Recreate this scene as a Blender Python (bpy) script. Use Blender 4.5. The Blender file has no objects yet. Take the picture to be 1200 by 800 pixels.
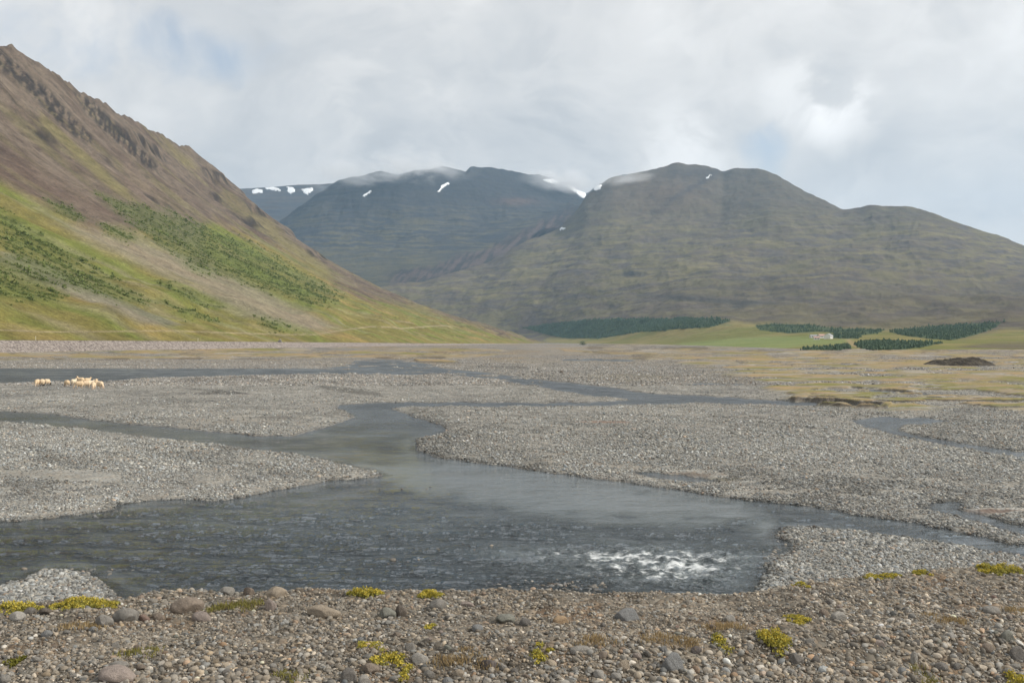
import bpy, math, random
import numpy as np
from mathutils import Vector

random.seed(7)
rng = np.random.default_rng(7)
S = bpy.context.scene
COL = S.collection
F = 1167.0          # focal length in photo pixels (1200 px wide)
CZ = 5.6            # eye height above the river
HZ = 400.0          # horizon row of the photograph

# ------------------------------------------------------------------ helpers
def smooth(a, b, x):
    t = np.clip((x - a) / (b - a), 0, 1)
    return t * t * (3 - 2 * t)

def lerp(a, b, t):
    return a + (b - a) * t

def mixc(c, d, m):
    """blend colour array/tuple c with d by mask m"""
    m = np.asarray(m)[..., None]
    return np.asarray(c) * (1 - m) + np.asarray(d) * m

_GX = np.cos(np.arange(256) * (2 * math.pi / 256)).astype(np.float32)
_GY = np.sin(np.arange(256) * (2 * math.pi / 256)).astype(np.float32)
def perlin(x, y, seed=0):
    x, y = np.broadcast_arrays(np.asarray(x, float), np.asarray(y, float))
    x0 = np.floor(x); y0 = np.floor(y)
    fx = (x - x0).astype(np.float32); fy = (y - y0).astype(np.float32)
    ix = x0.astype(np.int64).astype(np.uint32); iy = y0.astype(np.int64).astype(np.uint32)
    A = np.uint32(374761393); B = np.uint32(668265263)
    hx = (ix * A, ix * A + A); hy = (iy * B + np.uint32((seed * 974634077 + 12345) & 0xFFFFFFFF),)
    hy = (hy[0], hy[0] + B)
    def g(dx, dy):
        h = hx[dx] + hy[dy]
        h = (h ^ (h >> np.uint32(13))) * np.uint32(1274126177)
        h = (h ^ (h >> np.uint32(16))) & np.uint32(255)
        return _GX[h] * (fx - dx) + _GY[h] * (fy - dy)
    u = fx * fx * fx * (fx * (fx * 6 - 15) + 10)
    v = fy * fy * fy * (fy * (fy * 6 - 15) + 10)
    a = g(0, 0); b = g(1, 0); c = g(0, 1); d = g(1, 1)
    return ((a + (b - a) * u + (c - a) * v + (a - b - c + d) * u * v) * 1.5).astype(float)

def fbm(x, y, octaves=4, seed=0, gain=0.5):
    s = 0.0; a = 1.0; t = 0.0
    for k in range(octaves):
        s = s + a * perlin(x * (2.03 ** k) + 17.3 * k, y * (2.03 ** k) - 9.1 * k, seed + k)
        t += a; a *= gain
    return s / t

def pchip(xs, ys, x):
    xs = np.asarray(xs, float); ys = np.asarray(ys, float)
    h = np.diff(xs); d = np.diff(ys) / h
    m = np.zeros(len(xs))
    for i in range(1, len(xs) - 1):
        if d[i - 1] * d[i] > 0:
            w1 = 2 * h[i] + h[i - 1]; w2 = h[i] + 2 * h[i - 1]
            m[i] = (w1 + w2) / (w1 / d[i - 1] + w2 / d[i])
    m[0] = d[0]; m[-1] = d[-1]
    x = np.clip(x, xs[0], xs[-1])
    i = np.clip(np.searchsorted(xs, x, side='right') - 1, 0, len(xs) - 2)
    t = (x - xs[i]) / h[i]
    t2 = t * t; t3 = t2 * t
    return ((2 * t3 - 3 * t2 + 1) * ys[i] + (t3 - 2 * t2 + t) * h[i] * m[i]
            + (-2 * t3 + 3 * t2) * ys[i + 1] + (t3 - t2) * h[i] * m[i + 1])

def tab(pairs, x):
    return pchip([p[0] for p in pairs], [p[1] for p in pairs], x)

def tabs(pairs, x):      # piecewise linear
    return np.interp(x, [p[0] for p in pairs], [p[1] for p in pairs])

def poly_sd(poly, x, y):
    """signed distance to a polygon, positive inside"""
    P = np.asarray(poly, float)
    x = np.asarray(x, float); y = np.asarray(y, float)
    d2 = np.full(x.shape, 1e18); ins = np.zeros(x.shape, bool)
    n = len(P)
    for i in range(n):
        ax, ay = P[i]; bx, by = P[(i + 1) % n]
        ex, ey = bx - ax, by - ay
        wx = x - ax; wy = y - ay
        t = np.clip((wx * ex + wy * ey) / max(ex * ex + ey * ey, 1e-12), 0, 1)
        d2 = np.minimum(d2, (wx - ex * t) ** 2 + (wy - ey * t) ** 2)
        if abs(ey) > 1e-12:
            c = ((ay > y) != (by > y)) & (wx < ex * wy / ey)
            ins ^= c
    d = np.sqrt(d2)
    return np.where(ins, d, -d)

def proj(X, Y, Z):
    return 600 + F * X / Y, HZ - F * (Z - CZ) / Y

def grid_mesh(name, P, attrs=None, mat=None, keep=None):
    """P: (rows, cols, 3) grid of points -> one mesh object"""
    nr, nc = P.shape[:2]
    idx = np.arange(nr * nc).reshape(nr, nc)
    q = np.stack([idx[:-1, :-1], idx[:-1, 1:], idx[1:, 1:], idx[1:, :-1]], -1)
    if keep is not None:
        q = q[keep]
    q = q.reshape(-1, 4)
    V = P.reshape(-1, 3)
    A = {k: v.reshape((nr * nc, -1)) for k, v in (attrs or {}).items()}
    if keep is not None:
        used = np.unique(q)
        remap = np.full(nr * nc, -1); remap[used] = np.arange(len(used))
        q = remap[q]; V = V[used]; A = {k: v[used] for k, v in A.items()}
    return np_mesh(name, V, q, A, mat)

def np_mesh(name, V, faces, attrs=None, mat=None, shade=True, link=True):
    me = bpy.data.meshes.new(name)
    k = faces.shape[1]
    me.vertices.add(len(V)); me.vertices.foreach_set('co', np.ascontiguousarray(V, np.float32).ravel())
    me.loops.add(len(faces) * k); me.loops.foreach_set('vertex_index', np.ascontiguousarray(faces, np.int32).ravel())
    me.polygons.add(len(faces))
    me.polygons.foreach_set('loop_start', np.arange(0, len(faces) * k, k, dtype=np.int32))
    me.polygons.foreach_set('use_smooth', np.full(len(faces), shade, bool))
    for nm, a in (attrs or {}).items():
        a = np.asarray(a, np.float32)
        if a.ndim == 2 and a.shape[1] >= 3:
            at = me.attributes.new(nm, 'FLOAT_COLOR', 'POINT')
            b = np.ones((len(V), 4), np.float32); b[:, :3] = a[:, :3]
            at.data.foreach_set('color', b.ravel())
        else:
            at = me.attributes.new(nm, 'FLOAT', 'POINT')
            at.data.foreach_set('value', np.ascontiguousarray(a.ravel()))
    me.update(calc_edges=True)
    me.validate()
    if mat: me.materials.append(mat)
    o = bpy.data.objects.new(name, me)
    if link: COL.objects.link(o)
    return o

def tag(o, label=None, cat=None, group=None, kind=None):
    if label: o['label'] = label
    if cat: o['category'] = cat
    if group: o['group'] = group
    if kind: o['kind'] = kind
    return o

def empty(name, loc, rz=0.0):
    o = bpy.data.objects.new(name, None); COL.objects.link(o)
    o.location = loc; o.rotation_euler = (0, 0, rz); o.empty_display_size = 0.2
    return o

# ------------------------------------------------------------------ node helpers
class NT:
    def __init__(self, tree):
        self.t = tree; self.n = tree.nodes; self.l = tree.links
    def node(self, typ, **kw):
        n = self.n.new(typ)
        for k, v in kw.items(): setattr(n, k, v)
        return n
    def put(self, sock, v):
        if v is None: return
        if isinstance(v, bpy.types.NodeSocket): self.l.new(v, sock)
        elif isinstance(v, (tuple, list)) and sock.type == 'RGBA': sock.default_value = (*v[:3], 1)
        else: sock.default_value = v
    def math(self, op, a, b=None, c=None, clamp=False):
        n = self.node('ShaderNodeMath', operation=op, use_clamp=clamp)
        for i, v in enumerate((a, b, c)): self.put(n.inputs[i], v)
        return n.outputs[0]
    def vmath(self, op, a, b=None):
        n = self.node('ShaderNodeVectorMath', operation=op)
        self.put(n.inputs[0], a); self.put(n.inputs[1], b)
        return n.outputs['Value'] if op in ('DOT_PRODUCT', 'LENGTH', 'DISTANCE') else n.outputs[0]
    def mix(self, f, a, b, mode='MIX'):
        n = self.node('ShaderNodeMix', data_type='RGBA', blend_type=mode)
        n.clamp_factor = True
        self.put(n.inputs[0], f); self.put(n.inputs[6], a); self.put(n.inputs[7], b)
        return n.outputs[2]
    def mapr(self, v, a, b, c=0.0, d=1.0, smooth=True):
        n = self.node('ShaderNodeMapRange', interpolation_type='SMOOTHSTEP' if smooth else 'LINEAR')
        self.put(n.inputs[0], v)
        for i, x in enumerate((a, b, c, d)): self.put(n.inputs[1 + i], x)
        return n.outputs[0]
    def noise(self, vec, scale, detail=4.0, rough=0.55, dist=0.0):
        n = self.node('ShaderNodeTexNoise')
        self.put(n.inputs['Vector'], vec); n.inputs['Scale'].default_value = scale
        n.inputs['Detail'].default_value = detail; n.inputs['Roughness'].default_value = rough
        n.inputs['Distortion'].default_value = dist
        return n
    def voro(self, vec, scale, feature='F1', rand=1.0):
        n = self.node('ShaderNodeTexVoronoi', feature=feature)
        self.put(n.inputs['Vector'], vec); n.inputs['Scale'].default_value = scale
        n.inputs['Randomness'].default_value = rand
        return n
    def attr(self, name, typ='GEOMETRY'):
        return self.node('ShaderNodeAttribute', attribute_name=name, attribute_type=typ)
    def scalev(self, vec, s):
        return self.vmath('MULTIPLY', vec, s)
    def bump(self, h, strength, dist, normal=None):
        n = self.node('ShaderNodeBump')
        self.put(n.inputs['Height'], h); self.put(n.inputs['Strength'], strength); n.inputs['Distance'].default_value = dist
        if normal is not None: self.put(n.inputs['Normal'], normal)
        return n.outputs[0]

def new_mat(name):
    m = bpy.data.materials.new(name); m.use_nodes = True
    t = NT(m.node_tree)
    b = m.node_tree.nodes['Principled BSDF']
    out = m.node_tree.nodes['Material Output']
    return m, t, b, out

def simple_mat(name, col, rough=0.8, var=0.15, scale=8.0, spec=0.3, bump=0.0):
    m, t, b, _ = new_mat(name)
    co = t.node('ShaderNodeTexCoord').outputs['Object']
    n = t.noise(co, scale, 4)
    t.put(b.inputs['Base Color'], t.mix(n.outputs[0], [c * (1 - var) for c in col], [min(1, c * (1 + var)) for c in col]))
    b.inputs['Roughness'].default_value = rough
    b.inputs['Specular IOR Level'].default_value = spec
    if bump: t.put(b.inputs['Normal'], t.bump(n.outputs[0], bump, 0.02))
    return m

# ================================================================== MATERIALS
# --- river gravel / ground: macro colour in the vertices, pebbles in the nodes
M_ground, t, b, _ = new_mat('river_gravel_ground')
pos = t.node('ShaderNodeNewGeometry').outputs['Position']
acol = t.attr('col').outputs['Color']; agr = t.attr('grav').outputs['Fac']; awet = t.attr('wet').outputs['Fac']
v1 = t.voro(pos, 7.0); v1e = t.voro(pos, 7.0, 'DISTANCE_TO_EDGE')
v2 = t.voro(pos, 2.3); v3 = t.voro(pos, 0.8)
def cellval(v):
    s = t.node('ShaderNodeSeparateColor'); t.put(s.inputs[0], v.outputs['Color']); return s.outputs[0], s.outputs[1]
c1, h1 = cellval(v1); c2, h2 = cellval(v2); c3, h3 = cellval(v3)
val = t.math('ADD', t.math('ADD', t.mapr(c1, 0, 1, 0.45, 1.15, False), t.mapr(c2, 0, 1, -0.25, 0.25, False)), t.mapr(c3, 0, 1, -0.16, 0.16, False))
val = t.math('MULTIPLY', val, t.mapr(v1e.outputs['Distance'], 0.0, 0.12, 0.5, 1.0))
nz = t.noise(pos, 0.35, 6, 0.65)
val = t.math('MULTIPLY', val, t.mapr(nz.outputs[0], 0.3, 0.7, 0.82, 1.16, False))
val = t.math('ADD', t.math('MULTIPLY', val, agr), t.math('MULTIPLY', t.mapr(t.noise(pos, 1.7, 8, 0.7).outputs[0], 0.25, 0.75, 0.6, 1.4, False), t.math('SUBTRACT', 1.0, agr)))
tint = t.mix(h1, (1.06, 0.99, 0.92), (0.95, 1.0, 1.04))
g = t.mix(1.0, acol, tint, 'MULTIPLY')
vc = t.node('ShaderNodeCombineColor')
for i in range(3): t.put(vc.inputs[i], val)
g = t.mix(1.0, g, vc.outputs[0], 'MULTIPLY')
t.put(b.inputs['Base Color'], g)
t.put(b.inputs['Roughness'], t.mapr(awet, 0, 1, 0.92, 0.45, False))
b.inputs['Specular IOR Level'].default_value = 0.25
dome = t.math('SUBTRACT', 1.0, v1.outputs['Distance'])
bb = t.bump(dome, 0.8, 0.09)
bb = t.bump(t.math('ADD', t.math('MULTIPLY', c2, 0.6), t.math('MULTIPLY', nz.outputs[0], 1.0)), 0.5, 0.12, bb)
t.put(b.inputs['Normal'], bb)

# --- hillsides: macro colour in the vertices + fine mottling
def hill_mat(name, s_fine, s_mid, bump_m, aniso=(1, 1, 1), lo=0.72, hi=1.28):
    m, t, b, _ = new_mat(name)
    pos = t.node('ShaderNodeNewGeometry').outputs['Position']
    pv = t.scalev(pos, aniso)
    a = t.attr('col').outputs['Color']
    n1 = t.noise(pv, s_fine, 6, 0.7); n2 = t.noise(pv, s_mid, 5, 0.6)
    v = t.math('MULTIPLY', t.mapr(n1.outputs[0], 0.28, 0.72, lo, hi, False), t.mapr(n2.outputs[0], 0.3, 0.7, lo + 0.1, hi - 0.1, False))
    c = t.node('ShaderNodeCombineColor')
    for i in range(3): t.put(c.inputs[i], v)
    t.put(b.inputs['Base Color'], t.mix(1.0, a, c.outputs[0], 'MULTIPLY'))
    b.inputs['Roughness'].default_value = 1.0
    b.inputs['Specular IOR Level'].default_value = 0.05
    t.put(b.inputs['Normal'], t.bump(t.math('ADD', n1.outputs[0], n2.outputs[0]), 0.9, bump_m))
    return m
M_slope = hill_mat('grassy_scree_slope', 0.30, 0.05, 3.0, (1, 1, 1), .62, 1.38)
M_far = hill_mat('heath_mountain', 0.03, 0.006, 6.0, (1, 1, 2.0), 0.86, 1.14)

# --- water
M_water, t, b, out = new_mat('river_water')
pos = t.node('ShaderNodeNewGeometry').outputs['Position']
rip = t.attr('rip').outputs['Fac']; foam = t.attr('foam').outputs['Fac']; sh = t.attr('shallow').outputs['Fac']
pw = t.scalev(pos, (0.75, 1.5, 1.0))
w1 = t.noise(pw, 1.6, 5, 0.62, 0.4); w2 = t.noise(pw, 5.0, 4, 0.6)
hh = t.math('ADD', t.math('MULTIPLY', w1.outputs[0], 1.0), t.math('MULTIPLY', w2.outputs[0], 0.5))
wn = t.bump(t.math('MULTIPLY', hh, rip), 1.0, 0.40)
t.put(b.inputs['Normal'], wn)
bed = t.voro(pos, 2.6)
bs = t.node('ShaderNodeSeparateColor'); t.put(bs.inputs[0], bed.outputs['Color'])
t.put(b.inputs['Base Color'], t.mix(t.math('MAXIMUM', t.math('MULTIPLY', foam, .6), t.attr('sky_sheen').outputs['Fac']), t.mix(t.noise(pos, 0.25, 4).outputs[0], (0.012, 0.021, 0.028), (0.030, 0.038, 0.042)), t.mix(t.attr('sky_sheen').outputs['Fac'], (0.17, 0.20, 0.20), (0.13, 0.145, 0.15))))  # paler body colour on calm water stands in for reflected sky
t.put(b.inputs['Roughness'], t.attr('rough').outputs['Fac'])
b.inputs['IOR'].default_value = 1.5
tr = t.node('ShaderNodeBsdfTransparent'); tr.inputs[0].default_value = (0.62, 0.68, 0.68, 1)
gl = t.node('ShaderNodeBsdfGlossy'); gl.inputs['Roughness'].default_value = 0.06; t.put(gl.inputs['Normal'], wn)
fr = t.node('ShaderNodeFresnel'); fr.inputs['IOR'].default_value = 1.333; t.put(fr.inputs['Normal'], wn)
ms0 = t.node('ShaderNodeMixShader'); t.put(ms0.inputs[0], fr.outputs[0]); t.put(ms0.inputs[1], tr.outputs[0]); t.put(ms0.inputs[2], gl.outputs[0])
ms = t.node('ShaderNodeMixShader'); t.put(ms.inputs[0], sh); t.put(ms.inputs[1], b.outputs[0]); t.put(ms.inputs[2], ms0.outputs[0])
fo = t.node('ShaderNodeBsdfDiffuse'); fo.inputs[0].default_value = (0.78, 0.8, 0.8, 1)
fn = t.noise(t.scalev(pos, (0.7, 1.25, 1.0)), 3.4, 10, 0.8, 1.3)
fm = t.mapr(t.math('ADD', fn.outputs[0], t.math('MULTIPLY', foam, 0.42)), 0.74, 1.06, 0.0, 0.9)
ms2 = t.node('ShaderNodeMixShader'); t.put(ms2.inputs[0], fm); t.put(ms2.inputs[1], ms.outputs[0]); t.put(ms2.inputs[2], fo.outputs[0])
t.l.new(ms2.outputs[0], out.inputs['Surface'])

# --- stones
def stone_mat(name, instanced):
    m, t, b, _ = new_mat(name)
    co = t.node('ShaderNodeTexCoord').outputs['Object']
    oi = t.node('ShaderNodeObjectInfo')
    c = t.attr('scol', 'INSTANCER').outputs['Color'] if instanced else oi.outputs['Color']
    off = t.math('MULTIPLY', oi.outputs['Random'], 37.0)
    va = t.vmath('ADD', co, off)
    n1 = t.noise(va, 3.0, 6, 0.7); n2 = t.noise(va, 14.0, 4, 0.6)
    v = t.math('MULTIPLY', t.mapr(n1.outputs[0], 0.3, 0.7, 0.72, 1.22, False), t.mapr(n2.outputs[0], 0.3, 0.7, 0.85, 1.15, False))
    cc = t.node('ShaderNodeCombineColor')
    for i in range(3): t.put(cc.inputs[i], v)
    t.put(b.inputs['Base Color'], t.mix(1.0, c, cc.outputs[0], 'MULTIPLY'))
    b.inputs['Roughness'].default_value = 0.85; b.inputs['Specular IOR Level'].default_value = 0.25
    t.put(b.inputs['Normal'], t.bump(t.math('ADD', n1.outputs[0], n2.outputs[0]), 0.7, 0.004 if instanced else 0.03))
    return m
M_stone = stone_mat('weathered_stone', False)
M_pebble = stone_mat('loose_gravel', True)

# --- vegetation
def leaf_mat(name, c0, c1, scale=3.0, trans=0.25):
    m, t, b, out = new_mat(name)
    g = t.node('ShaderNodeNewGeometry')
    isl = g.outputs['Random Per Island']
    n = t.noise(g.outputs['Position'], scale, 3)
    f = t.math('ADD', t.math('MULTIPLY', isl, 0.7), t.math('MULTIPLY', t.math('SUBTRACT', n.outputs[0], 0.35), 1.0), clamp=True)
    c = t.mix(f, c0, c1)
    t.put(b.inputs['Base Color'], c)
    b.inputs['Roughness'].default_value = 0.75; b.inputs['Specular IOR Level'].default_value = 0.15
    tl = t.node('ShaderNodeBsdfTranslucent'); t.put(tl.inputs[0], c)
    ms = t.node('ShaderNodeMixShader'); ms.inputs[0].default_value = trans
    t.put(ms.inputs[1], b.outputs[0]); t.put(ms.inputs[2], tl.outputs[0]); t.l.new(ms.outputs[0], out.inputs['Surface'])
    return m
M_conifer = leaf_mat('conifer_needles', (0.048, 0.082, 0.052), (0.085, 0.125, 0.075), 0.08, 0.1)
M_birch = leaf_mat('birch_leaves', (0.108, 0.140, 0.040), (0.175, 0.205, 0.062), 0.05, 0.2)
M_flower = leaf_mat('yellow_petals', (0.46, 0.36, 0.05), (0.62, 0.50, 0.09), 4.0)
M_leafy = leaf_mat('lime_leaves', (0.25, 0.235, 0.055), (0.42, 0.375, 0.09), 4.0)
M_moss = leaf_mat('dark_moss', (0.09, 0.09, 0.02), (0.2, 0.19, 0.03), 5.0)
M_drygrass = leaf_mat('dry_grass', (0.26, 0.19, 0.10), (0.40, 0.30, 0.16), 4.0)
M_olive = leaf_mat('olive_grass', (0.15, 0.15, 0.045), (0.30, 0.26, 0.08), 4.0)
M_rustleaf = leaf_mat('rust_leaves', (0.25, 0.11, 0.03), (0.36, 0.19, 0.05), 1.0)
M_bark = simple_mat('bark', (0.10, 0.075, 0.055), 0.9)

# ================================================================== LEFT MOUNTAIN SLOPE
def foot_x(Y): return -315.5 + 0.144 * Y
ROADZ = [(60, 6.3), (458, 6.2), (900, 4.8), (1500, 2.6), (2300, 1.2), (3000, 0.8), (4500, 0.5)]
CRESTL = [(0, 52), (22, 66), (49, 75), (71, 92), (97, 109), (124, 124), (150, 141), (176, 152), (195, 163), (221, 174), (240, 191), (262, 208), (277, 219)]
def left_mountain():
    nu, nv = 900, 520
    cu = []; cX = []; cY = []; cZ = []; fX = []; fY = []
    for Y in (120, 400, 800, 1200, 1500):
        cX.append(-930); cY.append(Y); cZ.append(548 + 12 * math.sin(Y / 170)); fX.append(foot_x(Y)); fY.append(Y)
    for px, py in CRESTL:
        Y = F * 530 / (HZ - py)
        cX.append((px - 600) / F * Y); cY.append(Y); cZ.append(CZ + 530)
        yf = Y - 60 if Y < 2900 else Y - 60 - (Y - 2900) * 0.5
        fX.append(foot_x(yf) if Y < 3000 else foot_x(yf) - (Y - 3000) * 0.12); fY.append(yf)
    cX += [-905, -900, -880]; cY += [3750, 4300, 5200]; cZ += [420, 220, -20]
    fX += [60, -80, -300]; fY += [3450, 3900, 4600]
    s = np.concatenate([[0], np.cumsum(np.hypot(np.diff(cY), np.diff(cX)))])
    us = np.linspace(0, 1, nu)
    # more columns on the far, foreshortened part is not needed; bias to the frame
    st = pchip([0, .12, 1], [0, s[-1] * .30, s[-1]], us)
    f = lambda a: np.interp(st, s, a)
    cX, cY, cZ, fX, fY = map(f, (cX, cY, cZ, fX, fY))
    fZ = tab(ROADZ, fY) - 0.25
    v = np.concatenate([np.linspace(0, 1, nv) ** 1.35, 1 + np.linspace(0.03, 0.8, 30)])[:, None]
    vc = np.minimum(v, 1)
    prof = 0.52 * vc + 0.48 * vc ** 3
    X = fX + (cX - fX) * v; Y = fY + (cY - fY) * vc
    Z = fZ + (cZ - fZ) * prof - np.maximum(v - 1, 0) * 900
    Yb = Y * 1.0
    env = smooth(0, 0.12, vc)
    # gullies and ribs down the fall line
    gul = fbm(Yb / 90 + 0.6 * fbm(X / 300, Yb / 300, 2, 5), vc * 2.2, 4, 11)
    gul2 = 1 - np.abs(fbm(Yb / 38, vc * 3.0 + X / 900, 4, 21)) * 2
    Z = Z + env * (gul * 14 * (0.4 + vc) + (gul2 - .5) * 4.5 * smooth(.3, .8, vc))
    Z = Z + env * fbm(X / 60, Yb / 60, 5, 31) * 5 + smooth(0, .03, vc) * fbm(X / 22, Yb / 35, 4, 35) * 2.0 * (1 - .5 * vc)
    # hummocks above the road
    hum = smooth(0.0, 0.05, vc) * (1 - smooth(0.12, 0.3, vc))
    Z = Z + hum * np.maximum(fbm(X / 70, Yb / 130, 3, 41), -0.1) * 13
    # rock bands (basalt strata): steps in the upper slope
    rock = np.zeros_like(Z)
    for lev, hgt, sd, thr in ((0.90, 20, 51, -.05), (0.80, 16, 57, 0.0), (0.72, 9, 63, .06), (0.62, 7, 68, .1)):
        on = smooth(thr, thr + .22, fbm(Yb / 260, vc * 0 + sd, 3, sd))
        off = 0.018 * fbm(Yb / 70, vc * 3, 3, sd + 1)
        stp = smooth(-0.012, 0.012, vc - lev - off)
        Z = Z + on * hgt * (stp - smooth(-.012, .12, vc - lev - off) )
        band = np.exp(-((vc - lev - off) / 0.016) ** 2) * on
        rock = np.maximum(rock, band)
    P = np.stack([X, Y, Z], -1)
    PX, PY = proj(X, np.maximum(Y, 30), Z)
    # ---- surface colours
    n1 = fbm(X / 130, Yb / 130, 5, 71); n2 = fbm(X / 30, Yb / 30, 4, 72)
    strk = fbm(Yb / 22 + .4 * n1, vc * 4, 4, 73); strk2 = fbm(Yb / 70, vc * 2.5, 3, 74)
    grass = mixc((0.185, 0.160, 0.052), (0.265, 0.195, 0.075), smooth(-.2, .4, n1 + .5 * n2))
    grass = mixc(grass, (0.150, 0.165, 0.042), smooth(-.15, .35, strk2 + .5 * n2))
    grass = mixc(grass, (0.27, 0.235, 0.15), 0.55 * smooth(.05, .4, strk))
    scree = mixc((0.150, 0.118, 0.090), (0.115, 0.086, 0.067), smooth(-.25, .3, n1 + .6 * n2))
    scree = mixc(scree, (0.21, 0.17, 0.13), 0.6 * smooth(0, .4, strk))
    scree = mixc(scree, (0.158, 0.14, 0.070), 0.55 * smooth(.08, .4, strk2 + .35 * n1 + .05))
    scree = mixc(scree, (0.085, 0.062, 0.052), .7 * smooth(.12, .4, fbm(Yb / 14, vc * 30, 4, 75)))
    wob = 16 * n1 + 7 * n2 + 9 * strk
    line = tabs([(-900, 60), (-200, 165), (0, 208), (60, 243), (110, 268), (190, 272), (215, 290), (250, 262), (300, 278), (345, 300), (420, 345), (640, 403)], PX)
    up = smooth(-12, 12, line - PY + wob)
    col = mixc(grass, scree, up)
    # rusty darker belt at the foot of the scree
    belt = np.exp(-(((PY - line) + 22) / 20) ** 2) * smooth(240, 120, PX) * up
    col = mixc(col, (0.125, 0.085, 0.066), 0.4 * belt)
    def patch(poly, color, amt, soft=5, w=1.0):
        nonlocal col
        m = smooth(-soft, soft, poly_sd(poly, PX, PY) + wob * 0.45 * w)
        col = mixc(col, color, m * amt); return m
    # pale scree tongues
    patch([(55, 258), (120, 272), (210, 296), (300, 335), (400, 384), (360, 388), (300, 372), (230, 338), (150, 305), (90, 280)], (0.235, 0.20, 0.155), .75, 8)
    patch([(0, 292), (60, 312), (140, 350), (210, 380), (160, 378), (80, 340), (0, 305)], (0.20, 0.185, 0.15), .7, 4)
    patch([(150, 190), (215, 255), (260, 312), (240, 312), (195, 265), (140, 205)], (0.17, 0.13, 0.10), .7, 5)
    # yellow green streaks high on the slope
    for pl in ([(45, 128), (80, 160), (150, 222), (165, 240), (140, 232), (85, 178), (50, 142)], [(190, 160), (225, 185), (235, 200), (215, 192)],
               [(262, 225), (320, 262), (390, 318), (380, 325), (300, 262)]):
        patch(pl, (0.185, 0.162, 0.068), .6, 4)
    steep = rock
    dark = patch([(-60, 30), (0, 58), (22, 76), (60, 106), (108, 162), (104, 172), (84, 158), (50, 126), (15, 92), (-60, 60)], (0.05, 0.042, 0.038), 0.0, 3, .5)
    dark2 = patch([(86, 104), (112, 120), (152, 158), (188, 196), (176, 200), (132, 164), (98, 128)], (0.05, 0.042, 0.038), 0.0, 3, .5)
    dk = np.maximum(dark, dark2) * smooth(-.2, .08, fbm(PX / 5, PY / 11, 4, 77))
    rk = np.clip(np.maximum(dk, rock * up * smooth(-.3, .2, n2)), 0, 1)
    col = mixc(col, (0.040, 0.034, 0.032), .92 * rk)
    # a dirt track contouring above the road
    trk = tabs([(-900, 384), (0, 386.5), (60, 389), (200, 387.5), (330, 392), (370, 392), (400, 387), (435, 382.5), (460, 383.5), (470, 385), (500, 382.5), (520, 381.5), (560, 386), (640, 400)], PX)
    tm = np.exp(-((PY - trk) / 0.8) ** 2) * smooth(545, 520, PX)
    col = mixc(col, (0.33, 0.27, 0.17), .75 * tm)
    # green ground under the birch scrub
    bush = np.zeros_like(PX)
    for pl in SCRUB:
        bush = np.maximum(bush, smooth(-7, 6, poly_sd(pl, PX, PY) + .5 * wob))
    col = mixc(col, (0.10, 0.128, 0.038), .6 * bush)
    o = grid_mesh('mountain_slope', P, {'col': col}, M_slope)
    tag(o, kind='structure')
    return P, PX, PY, bush

SCRUB = [
    [(112, 226), (170, 240), (225, 258), (300, 290), (350, 318), (395, 352), (350, 352), (290, 330), (235, 318), (205, 298), (160, 264)],
    [(255, 285), (320, 298), (370, 330), (400, 348), (360, 342)],
    [(255, 312), (290, 322), (330, 340), (378, 360), (340, 352), (280, 330)],
    [(0, 240), (24, 260), (66, 288), (118, 316), (156, 344), (178, 358), (120, 346), (52, 322), (0, 292)],
    [(-200, 270), (0, 302), (44, 320), (76, 346), (56, 358), (0, 352), (-200, 330)],
    [(184, 327), (215, 340), (242, 354), (258, 360), (232, 357), (205, 346)],
    [(302, 372), (328, 378), (343, 386), (322, 387), (308, 381)],
    [(55, 236), (80, 243), (97, 257), (75, 255)],
    [(118, 262), (140, 266), (158, 278), (148, 282), (125, 274)],
    [(190, 352), (225, 366), (250, 375), (220, 372)],
    [(330, 335), (350, 338), (380, 360), (350, 356)],
    [(-200, 230), (-60, 235), (0, 262), (22, 270), (0, 268), (-100, 255)],
]
LP, LPX, LPY, LBUSH = left_mountain()

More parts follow.
